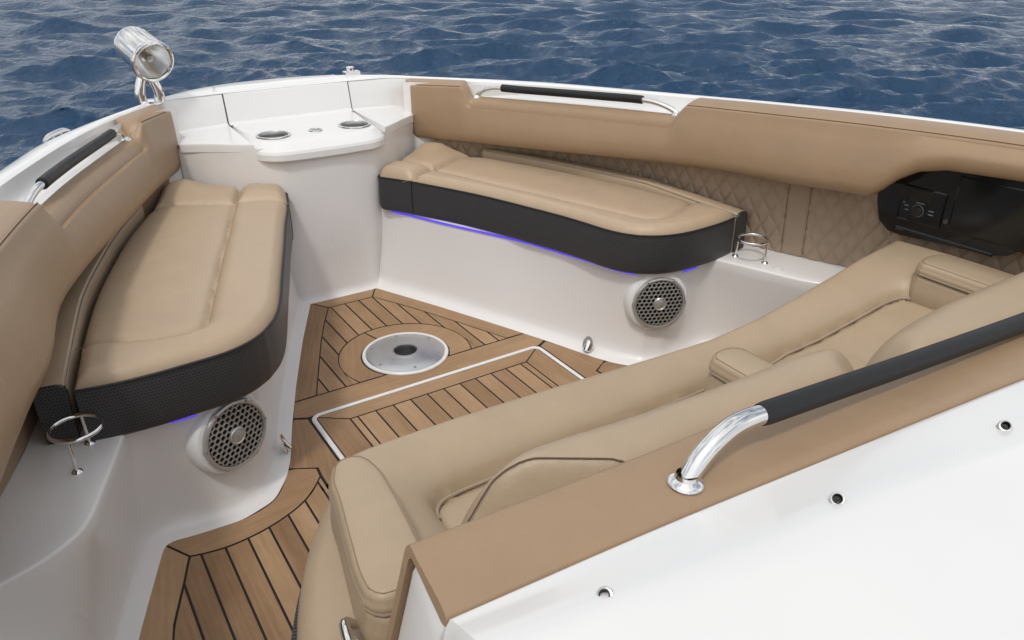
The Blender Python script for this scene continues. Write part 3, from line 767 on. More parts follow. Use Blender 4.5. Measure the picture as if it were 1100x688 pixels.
# ------------------------------------------------------------------ cup rails on the side ledges
def cup_rail(s, label):
    c = np.array([1.062, -.222, .434]); root = thing('cup_rail', label, 'cup holder', tuple(mir([1.065, -.22, ZL], s)))
    a = np.linspace(0, 2 * PI, 65); R = .052
    ringp = np.stack([c + np.array([R * math.cos(t), R * math.sin(t), 0]) for t in a])
    add('ring', *tube(mir(ringp, s), .0048, 12, cap=False), CHROME, root)
    for px, py in ((1.045, -.170), (1.082, -.272)):
        d = np.array([px, py]) - c[:2]; d /= np.linalg.norm(d)
        q = c[:2] + d * R
        path = spl([(px, py, ZL), (px * .6 + q[0] * .4, py * .6 + q[1] * .4, ZL + .035), (*q, c[2])], 10)
        add('post', *tube(mir(path, s), .0042, 12), CHROME, root)
        add('flange', *lathe([(.0005, .006), (.006, .006), (.0095, .004), (.012, 0)], mir((px, py, ZL), s), n=24), CHROME, root)
cup_rail(1, 'small chrome ring cup rail on the white ledge by the right bench')
cup_rail(-1, 'chrome ring cup rail on the white ledge behind the left bench, larger in the photo')
o = add('deck_drain', *lathe([(.017, 0), (.016, .004), (.008, .005), (.0075, .003), (.001, .003)], (1.075, -.335, ZL + .0005), n=24), GEL); tag(o, 'low white drain boss on the right ledge beside the cup rail', 'drain')
# chrome clam-shell fittings near the floor
def clam(s, label):
    c = mir(np.array([.570, .048, .006]), s); ax = mir(np.array([-.90, -.33, .25]), s); ax = ax / np.linalg.norm(ax)
    root = thing('clam_vent', label, 'vent fitting', tuple(c)); M = frame(ax)
    R = []
    for t in np.linspace(0, 1, 12):
        w = .017 * math.sqrt(max(1 - t * t, .0004)) * (1 - .15 * t); row = []
        for a in np.linspace(0, PI, 13): row.append(c + M[1] * (.044 * t) + M[0] * w * math.cos(a) + M[2] * (.004 + w * 1.15 * math.sin(a) * (1 - .5 * t)) + [0, 0, .012])
        R.append(row)
    add('shell', *grid(R), CHROME, root)
    a = np.linspace(0, 2 * PI, 24, endpoint=False)
    pl = [c + [0, 0, .03] + M[0] * .021 * math.cos(t) + M[1] * .033 * math.sin(t) + M[2] * .002 for t in a]; pl2 = [p + M[2] * .003 for p in pl]
    V, F = gridcap([pl, pl2]); add('plate', V, F, CHROME, root)
clam(1, 'small chrome clamshell fitting at the foot of the right bench base')
clam(-1, 'small chrome clamshell fitting at the foot of the left bench base')
# ------------------------------------------------------------------ bow lid with cup holders
lid = thing('bow_hatch', 'white L-shaped bow hatch with two steel cup holders and a latch', 'hatch', (0, 1.15, .615))
fr = spl([(-.266,1.395),(-.268,1.25),(-.269,1.10),(-.262,1.050),(-.235,1.012),(-.19,.984),(-.10,.972),(0,.970),(.10,.972),(.19,.984),(.235,1.012),(.262,1.050),(.269,1.10),(.268,1.25),(.266,1.395)], 120)
N = normals2(fr); N = -N if N[60][1] < 0 else N             # inward
zl = lambda p: .680 + (p[1] - .98) * .018
rows = [np.c_[fr + N * .012, np.full(120, .6125)], np.c_[fr + N * .004, np.full(120, .613)], np.c_[fr, np.full(120, .618)], np.c_[fr, np.full(120, .640)], np.c_[fr + N * .004, np.full(120, .650)]]
fade = sstep(1.38, 1.12, fr[:, 1])[:, None]
ins = fr + N * (.008 + .026 * fade); rows.append(np.c_[ins, [zl(p) - .003 for p in ins]])
ins2 = fr + N * (.012 + .028 * fade); rows.append(np.c_[ins2, [zl(p) for p in ins2]])
V, F = grid(rows); mbl = MB().put(V, F)
cups = [(-.168, 1.137), (.168, 1.137)]; lat = (0.0, 1.132)
circ = lambda c, r, n=40: [(c[0] + r * math.cos(t), c[1] + r * math.sin(t)) for t in np.linspace(0, 2 * PI, n, endpoint=False)]
mbl.put(*fill_holes([tuple(p) for p in ins2], [circ(cups[0], .056), circ(cups[1], .056)], zl))
bx = np.linspace(-.2655, .2655, 40)
bk = [(1.38, zl((0, 1.38)) - .0002), (1.396, .6885), (1.4035, .695), (1.4075, .71), (1.425, .795), (1.428, .802), (1.434, .8075), (1.455, .8085), (1.456, .795)]
mbl.put(*grid(np.stack([np.c_[bx, np.full(40, y), np.full(40, z)] for y, z in bk])))
for sx in (-1, 1):
    prof = np.array([(sx * .2655, y, z) for y, z in bk]); prof2 = prof + [0, .012, -.006]; mbl.put(*grid([prof, prof2]))
mbl.obj('panel', GEL, lid, sharp=18)
for c in cups:
    z = zl(c); q = (c[0], c[1], z)
    h = add('cup_holder', *lathe([(.067, .0005), (.0665, .003), (.063, .0045), (.057, .004), (.0555, .001), (.055, -.012), (.053, -.075), (.050, -.08), (.001, -.08)], q, n=56), STEEL, lid)
    add('rim', *lathe([(.0675, .0008), (.067, .0035), (.063, .0052), (.058, .0046), (.0562, .002)], q, n=56), CHROME, h)
    add('drain', *lathe([(.007, -.0785), (.006, -.0775), (.001, -.0775)], q, n=16), DARK, h)
zc = zl(lat)
lt = add('latch', *lathe([(.029, .0005), (.0285, .003), (.025, .0042), (.0205, .0040), (.020, .0015), (.001, .0015)], (*lat, zc), n=40), CHROME, lid)
hb = [(-.019, -.008), (.012, -.009), (.018, 0), (.012, .009), (-.019, .008)]
add('pull', *prism([(lat[0] + x, lat[1] + y) for x, y in hb], zc + .0018, zc + .0045, .002, .001), STEEL, lt)
# ------------------------------------------------------------------ searchlight and bow hardware
sb = np.array([-.540, 1.425, .797]); sl = thing('searchlight', 'chrome searchlight on a stem on the left bow gunwale', 'searchlight', tuple(sb))
hd = np.array([-.535, 1.41, .984]); ax = np.array([.26, -.93, -.33]); ax /= np.linalg.norm(ax)
lp = [sb + np.array(p) for p in ((-.030,.0,.0),(-.033,0,.035),(-.024,0,.075),(-.008,0,.112),(0,0,.125),(.008,0,.112),(.024,0,.075),(.033,0,.035),(.030,0,.0))]
mb = MB(); mb.put(*tube(spl(lp, 60), np.interp(np.linspace(0, 1, 60), [0, .25, .5, .75, 1], [.021, .019, .015, .019, .021]), 18))
mb.put(*lathe([(.044, 0), (.043, .006), (.036, .012), (.001, .014)], sb, n=36)); mb.put(*tube([sb + [0, 0, .108], sb + [0, 0, .135]], .013, 16)); mb.obj('stem', CHROME, sl)
hs = add('housing', *lathe([(.001, -.102), (.03, -.101), (.056, -.096), (.066, -.088), (.070, -.074), (.071, .02), (.071, .052), (.074, .056), (.0785, .060), (.0795, .072), (.0775, .080), (.071, .083), (.0665, .080), (.066, .07)], hd, ax, 64), CHROME, sl)
add('reflector', *lathe([(.0665, .072), (.055, .04), (.038, .012), (.02, -.002), (.001, -.004)], hd, ax, 48), simple('lamp_reflector', (.93, .93, .92), .22, 1), sl)
add('bulb', *lathe([(.012, -.003), (.012, .03), (.015, .036), (.013, .05), (.001, .052)], hd, ax, 24), STEEL, sl)
V, F = lathe([(.067, .073), (.060, .080), (.04, .086), (.001, .089)], hd, ax, 48); add('lens', V, F, GLASS, sl)
M = frame(ax)
mb = MB()
for k in range(10):
    t = PI * (.15 + .7 * k / 9); d = M[0] * math.cos(t) + M[1] * math.sin(t)
    mb.put(*tube([hd + d * .0705 - M[2] * .072, hd + d * .0718 - M[2] * .03, hd + d * .0712 + M[2] * .045], .0022, 6))
mb.obj('fins', CHROME, hs)
def cleat(name, c, d, label, L=.11):
    root = thing(name, label, 'cleat', tuple(c)); d = np.array(d, float); d /= np.linalg.norm(d); c = np.array(c, float)
    add('horn', *tube(spl([c - d * L / 2 + [0, 0, .022], c - d * L * .28 + [0, 0, .030], c + [0, 0, .031], c + d * L * .28 + [0, 0, .030], c + d * L / 2 + [0, 0, .022]], 24), np.interp(np.linspace(0, 1, 24), [0, .2, .5, .8, 1], [.004, .008, .009, .008, .004]), 12), CHROME, root)
    for k in (-1, 1):
        q = c + d * .022 * k; add('leg', *tube([q + [0, 0, -.003], q + [0, 0, .028]], .007, 12), CHROME, root)
cleat('mooring_cleat', (-.905, .955, .790), (-.55, -.83, 0), 'chrome mooring cleat on the left gunwale edge', .15)
rl = thing('bow_roller', 'small chrome fitting on the foredeck edge behind the lid', 'deck fitting', (.345, 1.585, .806))
add('bracket', *prism([(.315, 1.56), (.385, 1.56), (.385, 1.60), (.315, 1.60)], .803, .822, .003, .003), CHROME, rl)
add('knob', *lathe([(.020, .015), (.020, .034), (.016, .038), (.001, .038)], (.345, 1.58, .803), n=24), CHROME, rl)
# small snap studs along the gunwales
stud = None
for k, (i, lab) in enumerate(((.93, 'tiny snap stud on the left gunwale nearest the searchlight'), (.66, 'tiny snap stud in the middle of the left gunwale'), (.43, 'tiny snap stud on the left gunwale nearest the frame edge'))):
    j = int(np.argmin(abs(yT - i))); p = (O_[j] * .55 + G_[j] * .45) * [-1, 1, 1]
    o = add('snap_stud', *lathe([(.0001, .006), (.004, .006), (.005, .004), (.0075, .002), (.008, -.006)], p, n=16), STEEL); tag(o, lab, 'stud', 'snap studs on the left gunwale')
# ------------------------------------------------------------------ black stereo panel in the right side
ax0 = np.array([1.270, -.50]); ax1 = np.array([1.315, -1.40]); dd = ax1 - ax0; dl = np.linalg.norm(dd); dd /= dl; nn = np.array([dd[1], -dd[0]]); nn = nn if nn[0] < 0 else -nn
def onpanel(y, z, h): 
    t = (ax0[1] - y) / (-dd[1]); return np.array([*(ax0 + dd * t + nn * h), z])
sp = thing('stereo_panel', 'gloss black recessed side panel with a stereo, under the right coaming pad', 'panel', tuple(onpanel(-.8, .55, 0)))
pan = [(-.510,.70),(-.522,.612),(-.540,.560),(-.575,.534),(-.62,.531),(-.76,.541),(-.90,.553),(-.935,.562),(-.965,.590),(-1.0,.60),(-1.36,.605),(-1.36,.82),(-.51,.82)]
outl = np.array([onpanel(y, z, -.06) for y, z in pan]); outf = np.array([onpanel(y, z, .0) for y, z in pan])
cen = outf.mean(0); outf2 = cen + (outf - cen) * .985 + np.r_[nn * .004, 0]
V, F = grid([outl, outf, outf2], True); F.append(list(range(2 * len(pan), 3 * len(pan)))); add('fascia', V, F, BLACKP, sp, smooth=False)
def quad(y0, y1, z0, z1, h0, h1, mat, name, parent, ch=.004):
    a = [onpanel(y, z, h0) for y, z in ((y0, z0), (y1, z0), (y1, z1), (y0, z1))]
    cy_, cz_ = (y0 + y1) / 2, (z0 + z1) / 2; k = lambda v, c: v + math.copysign(ch, c - v)
    b = [onpanel(y, z, h1 - ch * .4) for y, z in ((y0, z0), (y1, z0), (y1, z1), (y0, z1))]
    c = [onpanel(k(y, cy_), k(z, cz_), h1) for y, z in ((y0, z0), (y1, z0), (y1, z1), (y0, z1))]
    V, F = grid([a, b, c], True); F.append([8, 9, 10, 11]); return add(name, V, F, mat, parent, smooth=False)
st = quad(-.598, -.735, .585, .695, .002, .008, BLACKP, 'stereo', sp)
quad(-.628, -.695, .652, .688, .007, .0095, SCREEN, 'screen', st, .002)
kq = onpanel(-.660, .624, .008)
add('knob', *lathe([(.017, 0), (.0165, .010), (.014, .013), (.001, .013)], kq, (*nn, 0), 32), BLACKM, st)
add('knob_ring', *lathe([(.0185, .0005), (.0195, .003), (.018, .004), (.0172, .003)], kq, (*nn, 0), 40), LEGEND, st)
for y, z, w in ((-.622,.632,.014),(-.625,.619,.010),(-.700,.632,.016),(-.700,.621,.016),(-.612,.640,.006),(-.662,.648,.026)):
    quad(y + w / 2, y - w / 2, z - .0016, z + .0016, .0075, .0088, LEGEND, 'button', st, .0006)
quad(-.755, -1.02, .585, .76, .001, .0055, BLACKP, 'cubby_door', sp, .006)
add('switch', *lathe([(.008, 0), (.007, .005), (.001, .005)], onpanel(-.748, .613, .003), (*nn, 0), 24), GREYD, sp)
quad(-.60, -.90, .548, .560, .003, .008, BLACKP, 'lower_lip', sp, .005)
# ------------------------------------------------------------------ lounge seat
lg = thing('lounge_seat', 'wide tan twin lounge seat with armrests facing the bow in front of the console', 'seat', (.2, -.85, 0))
zi = .303
def zl_front(x): return np.interp(x, [-.7, -.3, .2, .5, .7, .85, 1.0, 1.12, 1.3], [.392, .392, .382, .378, .395, .420, .455, .490, .530])
fl = spl([(-.60,-.565),(-.55,-.553),(-.30,-.552),(0,-.560),(.30,-.572),(.55,-.578),(.75,-.578),(.95,-.580),(1.12,-.590),(1.285,-.605)], 140)
bl = spl([(-.64,-1.22),(-.3,-1.22),(.3,-1.22),(.8,-1.22),(1.30,-1.22)], 140)
insL = np.array([(-.475,-1.2),(-.475,-.80),(-.466,-.752),(-.44,-.728),(-.39,-.720),(.0,-.714),(.45,-.706),(.66,-.706),(.80,-.722),(.95,-.742),(1.06,-.757),(1.10,-.78),(1.11,-.86),(1.11,-1.2)])
insS = np.vstack([insL[:2], spl(insL[1:5], 24), lin(insL[4:9], 40), spl(insL[8:], 30)])
def in_ins(X):
    P = np.vstack([insS]); x, y = X[:, 0], X[:, 1]; c = np.zeros(len(X), bool)
    for (x1, y1), (x2, y2) in zip(P, np.roll(P, -1, 0)):
        k = ((y1 > y) != (y2 > y)) & (x < (x2 - x1) * (y - y1) / (y2 - y1 + 1e-15) + x1); c ^= k
    return c
def zlounge(X, d):
    zf = zl_front(X[:, 0]); di = dist_poly(X, insS); ins = in_ins(X)
    zin = zi + np.maximum(np.interp(X[:, 0], [.6, .8, 1.0, 1.2], [0, .03, .085, .135]), 0) + .006 * (1 - np.exp(-di / .03))
    tt = np.clip(di / .135, 0, 1); prof = np.sqrt(np.maximum(1 - (1 - tt) ** 2, 0))
    zo = zin * (1 - prof) + zf * prof - .006
    z = np.where(ins, zin, zo) - .008 * np.exp(-(di / .006) ** 2)
    r = .03; q = np.clip(d, 0, r); return z - r + np.sqrt(np.maximum(r * r - (r - q) ** 2, 0)) + 0
lf = spl([(-.60,-.565),(-.63,-.62),(-.64,-.8),(-.64,-1.22)], 40); lr = spl([(1.285,-.605),(1.30,-.8),(1.30,-1.22)], 40)
V, F, B = pillow(fl, bl, lf, lr, .20, zlounge, .0075, .03)
add('seat_cushion', V, F, LOUNGE, lg, sharp=50)
w = insS[6:-6]; add('seat_welt', *tube(np.c_[w, zlounge(w, np.full(len(w), 1.)) + .012], .0048, 8), PIPING, lg)
ws = insS[6:-6] + normals2(insS)[6:-6] * .0; 
# side cushion bulging into the walkway and its dark foot band
ol = spl([(-.45,-.556),(-.53,-.553),(-.60,-.570),(-.655,-.62),(-.72,-.70),(-.775,-.79),(-.825,-.90),(-.865,-1.03),(-.89,-1.18),(-.90,-1.40)], 120)
il = lin([(-.535,-.60),(-.60,-1.40)], 120)
N = normals2(ol); N = -N if N[60][0] > 0 else N
prof = [(-.06, .255), (-.022, .258), (-.012, .264), (-.007, .276), (-.006, .30), (-.010, .330), (-.018, .352), (-.034, .368), (-.052, .376)]
R = np.stack([np.c_[ol + N * a, np.full(120, z)] for a, z in prof] + [np.c_[il, np.full(120, .378)]])
add('side_cushion', *grid(R), LOUNGE, lg)
R = np.stack([np.c_[ol + N * a, np.full(120, z)] for a, z in ((-.03, .08), (.008, .085), (.014, .10), (.016, .235), (.012, .252), (-.02, .257))]); Lp = np.r_[0, np.cumsum(np.linalg.norm(np.diff(ol, axis=0), axis=1))]
add('foot_band', *grid(R), PERF, lg, uv=np.stack([np.c_[Lp, np.full(120, z)] for z in (.1, .105, .12, .165, .182, .185)]).reshape(-1, 2))
bf = np.vstack([ol + -N * .02, [(1.28, -1.4), (1.28, -.63)]]); add('base', *prism(bf, .0, .09), GEL, lg)
# armrests: lid pad over a lower pad
def armrest(c0, c1, d0, d1, z0, z1, z2, name='armrest'):
    V, F, B = pillow(c0, c1, d0, d1, z1 + .004, round_top(z2, .016, .008, .05), .012, .016, .004)
    a = add(name, V, F, LOUNGE, lg, sharp=50)
    def grow(c, o): return np.asarray(c) + o
    cen = np.vstack([c0, c1]).mean(0); k = 1.0
    V, F, B2 = pillow(*[cen + (np.asarray(c) - cen) * 1.02 for c in (c0, c1, d0, d1)], z0, round_top(z1, .014), .015, .014, .006)
    add('lower_pad', V, F, LOUNGE, a, sharp=50)
    loop = np.vstack([B, B[:1]]); add('welt', *tube(loop * [1, 1, 0] + [0, 0, z1 + .006], .0045, 8), PIPING, a)
    cb = B[:, :2].mean(0); l2 = np.c_[cb + (loop[:, :2] - cb) * .965, np.full(len(loop), z2 - .001)]
    Bn = normals2(B, True); Bn = Bn if (Bn[3] @ (cb - B[3, :2])) > 0 else -Bn
    l3 = np.c_[B[:, :2] + Bn * .0085, np.full(len(B), z2 - .0012)]; l3 = np.vstack([l3, l3[:1]])
    add('stitching', *tube(l3, .0010, 6), THREAD, a)
    return a
armrest(spl([(-.672,-.735),(-.690,-.775),(-.700,-.83),(-.722,-.93),(-.740,-1.02),(-.742,-1.055)], 40), spl([(-.596,-.752),(-.592,-.79),(-.597,-.86),(-.607,-.94),(-.618,-1.02),(-.625,-1.075)], 40),
        spl([(-.672,-.735),(-.655,-.720),(-.63,-.718),(-.608,-.728),(-.596,-.752)], 24), spl([(-.742,-1.055),(-.728,-1.08),(-.70,-1.088),(-.65,-1.088),(-.625,-1.075)], 24), .36, .458, .50)
def arm_box(xl, xr, yf, yb, skew=0.0):
    c = lambda L: [(x + skew * (y - yf), y) for x, y in L]
    return (spl(c([(xl,yf-.03),(xl-.002,(yf+yb)/2),(xl,yb)]), 30), spl(c([(xr,yf-.03),(xr+.002,(yf+yb)/2),(xr,yb)]), 30), spl(c([(xl,yf-.03),(xl+.018,yf-.008),((xl+xr)/2,yf),(xr-.018,yf-.008),(xr,yf-.03)]), 24), spl(c([(xl,yb),(xr,yb)]), 24))
armrest(*arm_box(.235, .340, -.800, -1.14), .37, .455, .498)
armrest(*arm_box(1.105, 1.235, -.772, -1.16), .40, .495, .535)
# backrests: round topped, end cut on a slant
def backrest(front, back, left, right, zbase, ztop, rr, capx=None):
    fr2 = np.vstack([front, right]) if capx is None else np.vstack([left[::-1][:capx], front, right])
    def zf(X, d):
        df = dist_poly(X, fr2); t = np.clip(df / rr, 0, 1)
        z = zbase + (ztop - zbase) * np.sqrt(np.maximum(1 - (1 - t) ** 2, 0))
        db = dist_poly(X, back); q = np.clip(db / .055, 0, 1); z = z - .05 * (1 - np.sqrt(np.maximum(1 - (1 - q) ** 2, 0)))
        return z
    return zf
fB = spl([(-.592,-1.022),(-.56,-.994),(-.48,-.984),(-.39,-.987),(-.21,-1.004),(0,-1.012),(.2,-1.017),(.285,-1.036),(.325,-1.08)], 80)
bB = spl([(-.435,-1.252),(-.36,-1.215),(-.25,-1.196),(-.1,-1.194),(.12,-1.20),(.285,-1.205)], 80)
lB = spl([(-.592,-1.022),(-.622,-1.055),(-.628,-1.09),(-.600,-1.13),(-.52,-1.19),(-.435,-1.248)], 50); rB = spl([(.325,-1.08),(.335,-1.13),(.322,-1.175),(.285,-1.205)], 30)
zf1 = backrest(fB, bB, lB, rB, .40, .662, .115, None)
capl = np.array([(-.70, -1.085), (-.43, -1.265)])
def zf1b(X, d):
    z = zf1(X, d); dl = dist_poly(X, np.array([(-.60, -.95), (-.592, -1.015), (-.620, -1.06)])); t = np.clip(dl / .17, 0, 1)
    z = .40 + (z - .40) * np.sqrt(np.maximum(1 - (1 - t) ** 2, 0)) ** .9
    e = capl[1] - capl[0]; e /= np.linalg.norm(e); dc = (X - capl[0]) @ np.array([-e[1], e[0]])
    zc = .415 + dc * 2.0; k = .004
    return np.minimum(z, zc) - k * np.exp(-((z - zc) / .008) ** 2)
V, F, B = pillow(fB, bB, lB, rB, .385, zf1b, .011, .02, .004)
bk1 = add('backrest', V, F, LOUNGE, lg, sharp=40)
bw = []
for q in np.linspace(0, 1, 90):                              # stitched welt where the roll meets the slanted end
    p = capl[0] * (1 - q) + (capl[1] + .3 * (capl[1] - capl[0])) * q; e = capl[1] - capl[0]; e /= np.linalg.norm(e); nn_ = np.array([-e[1], e[0]])
    ts = np.linspace(.02, .2, 120); Xs = p + ts[:, None] * nn_
    z1 = zf1(Xs, None); dl = dist_poly(Xs, np.array([(-.60, -.95), (-.592, -1.015), (-.620, -1.06)])); t = np.clip(dl / .17, 0, 1)
    z1 = .40 + (z1 - .40) * np.sqrt(np.maximum(1 - (1 - t) ** 2, 0)) ** .9
    dd_ = z1 - (.415 + ts * 2.0); k = np.where((dd_[:-1] > 0) & (dd_[1:] <= 0))[0]
    if len(k) and z1[k[0]] > .45 and Xs[k[0]][0] > -.612: bw.append([*Xs[k[0]], z1[k[0]] - .001])
add('end_welt', *tube(spl(bw, 80), .0014, 8), STITCH, bk1)
fB2 = spl([(.335,-1.13),(.362,-1.10),(.41,-1.075),(.49,-1.058),(.6,-1.047),(.76,-1.041),(.96,-1.041),(1.28,-1.045)], 80); bB2 = spl([(.305,-1.232),(.6,-1.262),(.9,-1.270),(1.28,-1.272)], 80)
lB2 = spl([(.335,-1.13),(.312,-1.16),(.303,-1.195),(.305,-1.232)], 30); rB2 = spl([(1.28,-1.045),(1.285,-1.272)], 30)
zf2 = backrest(fB2, bB2, lB2, rB2, .40, .668, .115, None)
def zf2b(X, d):
    z = zf2(X, d); dl = dist_poly(X, lB2); t = np.clip(dl / .10, 0, 1)
    return .42 + (z - .42) * np.sqrt(np.maximum(1 - (1 - t) ** 2, 0))
V, F, B = pillow(fB2, bB2, lB2, rB2, .385, zf2b, .011, .02, .004); add('backrest', V, F, LOUNGE, lg, sharp=40)
# chrome strap handle beside the armrest
hp = spl([(-.752,-1.02,.40),(-.770,-1.03,.425),(-.778,-1.06,.43),(-.785,-1.12,.42),(-.79,-1.17,.40),(-.785,-1.19,.37)], 30)
add('strap_handle', *tube(hp, .0085, 14), CHROME, lg)
add('strap_bolt', *lathe([(.014, 0), (.013, .006), (.001, .008)], (-.768, -1.055, .40), (-1, -.3, .5), 20), CHROME, lg)
# ------------------------------------------------------------------ console with its white fairing and tan pad
cs = thing('console', 'white helm console fairing in the foreground with a rounded lower dash', 'console', (.3, -1.6, 0))
xF = np.linspace(0, 1, 80)
A_ = spl([(-.747,-1.251,.748),(-.381,-1.270,.750),(-.05,-1.280,.752),(.303,-1.305,.748),(.674,-1.320,.742),(1.25,-1.335,.736)], 80)
V_ = spl([(-.758,-1.374,.742),(-.478,-1.392,.746),(-.157,-1.420,.750),(.28,-1.453,.747),(.8,-1.50,.742),(1.35,-1.55,.738)], 80)
K_ = spl([(-.764,-1.440,.784),(-.560,-1.468,.784),(-.293,-1.503,.785),(.038,-1.554,.786),(.7,-1.66,.788),(1.4,-1.77,.790)], 80)
E_ = K_ + np.c_[np.zeros(80), np.full(80, -.16), np.full(80, .012)]; E2_ = K_ + np.c_[np.zeros(80), np.full(80, -.36), np.full(80, .02)]
dwn = lambda P, dz: P + [0, 0, -dz]
inA = A_ + [0.006, -.004, -.014]
rows = [np.c_[A_[:, 0], A_[:, 1] - .012, np.full(80, .0)], np.c_[A_[:, 0], A_[:, 1] - .012, np.full(80, .45)], inA + [0, -.008, -.01], inA + [0, -.014, -.001], V_ + [0, .012, -.014], V_ + [0, .002, -.012], V_ + [0, -.001, .001], V_ + [0, -.003, .0055], V_ + [0, -.007, .0085], V_ + [0, -.012, .0095], V_ * .55 + K_ * .45 + [0, 0, .002], V_ * .2 + K_ * .8 + [0, 0, -.001], K_ * .95 + E_ * .05 + [0, 0, .001], K_ * .85 + E_ * .15 + [0, 0, .003], K_ * .6 + E_ * .4 + [0, 0, .003], E_, E2_]
R = np.stack(rows)
add('fairing', *grid(R), GEL, cs, sharp=60)
# port end of the console: flares outward towards the floor
top = R[2:, 0]; e1 = top + [-.004, 0, -.004]
ez = lambda z0: np.c_[top[:, 0] - (top[:, 2] - z0) * .27 - .004, top[:, 1] + np.linspace(0, 0, len(top)), np.full(len(top), z0)]
Re = np.stack([top, e1 + [-.003, 0, -.006], ez(.70), ez(.62), ez(.5), ez(.3), ez(.0)])
add('end_panel', *grid(Re), GEL, cs, sharp=60)
pd = thing('console_pad', 'tan padded console top ledge in the foreground under the large grab rail', 'padding', (.2, -1.32, .74))
th = .012
x0 = np.array([-.002, 0, 0])
prow = [A_ + [0, .004, -.30], A_ + [0, .004, -.012], A_ + [0, .0015, -.004], A_ + [0, -.003, .001], A_ + [0, -.010, .003], A_ * .75 + V_ * .25 + [0, 0, .003], A_ * .5 + V_ * .5 + [0, 0, .003], A_ * .2 + V_ * .8 + [0, 0, .002], V_ + [0, .008, .0015], V_ + [0, .004, -.002], V_ + [0, .0035, -.010]]
inner = [A_ + [0, -.006, -.30], A_ + [0, -.008, -.016], A_ + [0, -.014, -.0105], V_ + [0, .010, -.0115]]
R = np.stack(prow + inner[::-1]); R = np.transpose(R, (1, 0, 2)).copy()
for k, z in ((0, 1),):
    pass
flare = np.clip(.745 - R[0, :, 2], 0, 1) * .27
for i in range(12): R[i, :, 0] -= flare * (1 - i / 12)
R[0] = R[1] + (R[0] - R[1]) * 1.0
V, F = gridcap(R); add('pad', V, F, TAN, pd, sharp=50)
# large handrail on the pad
gr = thing('console_grab_rail', 'large foreground grab rail with black grip and polished steel end on the tan console pad', 'grab rail', (-.40, -1.352, .752))
rp = spl([(-.390,-1.348,.748),(-.383,-1.348,.760),(-.364,-1.347,.781),(-.341,-1.346,.796),(-.309,-1.345,.807),(-.279,-1.345,.8085),(-.253,-1.345,.806),(-.10,-1.349,.797),(.04,-1.353,.789),(.40,-1.363,.772),(.80,-1.372,.757)], 140)
rt = .0145
add('steel_tube', *tube(rp, rt, 28), CHROME, gr)
g = rp[rp[:, 0] > -.262]; gg = tube(g, np.r_[.0155, .0168, np.full(len(g) - 2, .0170)], 30); add('grip', *gg, BLACKR, gr)
add('flange', *lathe([(.0147, .014), (.0165, .009), (.021, .006), (.0245, .003), (.0255, 0)], (-.391, -1.349, .7515), (.06, .0, 1), 40), CHROME, gr)
# canvas studs on the fairing
first = None
for p, lab in (((-.620,-1.464,.7795),'short steel canvas stud on the white fairing, nearest the console corner'),((-.292,-1.500,.7835),'short steel canvas stud in the middle of the white fairing'),((.046,-1.523,.7765),'short steel canvas stud on the white fairing, nearest the right edge')):
    if first is None:
        root = thing('canvas_stud', lab, 'stud', p, 'canvas studs along the white fairing'); axs = (-.55, -.35, .75)
        add('collar', *lathe([(.009, -.006), (.009, .005), (.0083, .0072), (.0062, .0076)], p, axs, 24), STEEL, root)
        add('socket', *lathe([(.0064, .007), (.0060, .0096), (.0048, .0100), (.0042, .003), (.0003, .002)], p, axs, 20), BLACKM, root)
        first = root
    else:
        r2 = first.copy(); COL.objects.link(r2); r2.location = p; r2['label'] = lab
        for ch in list(first.children):
            c = ch.copy(); COL.objects.link(c); c.parent = r2
# ------------------------------------------------------------------ sea
def sea():
    na = 1240
    az0 = np.linspace(0, 2 * PI, na, endpoint=False)
    r = [3.2]
    while r[-1] < 70: r.append(r[-1] * 1.0052)
    nf = len(r)
    while r[-1] < 6000: r.append(r[-1] * 1.12)
    r = np.array(r); A, Rr = np.meshgrid(az0, r)
    X = Rr * np.sin(A); Y = Rr * np.cos(A); Z = np.zeros_like(X); DX = np.zeros_like(X); DY = np.zeros_like(X)
    sp_ = Rr * .0054
    for i in range(90):
        lam = .22 * (4.2 / .22) ** (RNG.rand() ** 1.35)
        th = math.radians(28) + RNG.randn() * .50; k = 2 * PI / lam
        amp = .0135 * lam ** .80 * (.6 + .8 * RNG.rand()) * (1 if lam < 3 else .65)
        ph = RNG.rand() * 2 * PI
        fd = np.clip((lam / sp_ - 2.5) / 3, 0, 1)
        a = amp * fd; arg = k * (math.sin(th) * X + math.cos(th) * Y) + ph
        Z += a * np.cos(arg); q = .62 * a * np.sin(arg); DX -= q * math.sin(th); DY -= q * math.cos(th)
    V = np.stack([X + DX, Y + DY, Z * .70 - .92], -1).reshape(-1, 3).astype(np.float32)
    nr = len(r); i = np.arange(nr - 1)[:, None] * na; j = np.arange(na)[None]; j2 = (j + 1) % na
    Q = np.stack([i + j, i + j2, i + na + j2, i + na + j], -1).reshape(-1, 4).astype(np.int32)
    me = bpy.data.meshes.new('water'); me.vertices.add(len(V)); me.vertices.foreach_set('co', V.ravel())
    me.loops.add(Q.size); me.loops.foreach_set('vertex_index', Q.ravel()); me.polygons.add(len(Q))
    me.polygons.foreach_set('loop_start', np.arange(len(Q), dtype=np.int32) * 4); me.update(calc_edges=True)
    me.polygons.foreach_set('use_smooth', np.ones(len(Q), bool))
    me.flip_normals()
    me.materials.append(WATER); o = bpy.data.objects.new('water', me); COL.objects.link(o); struct(o)
sea()
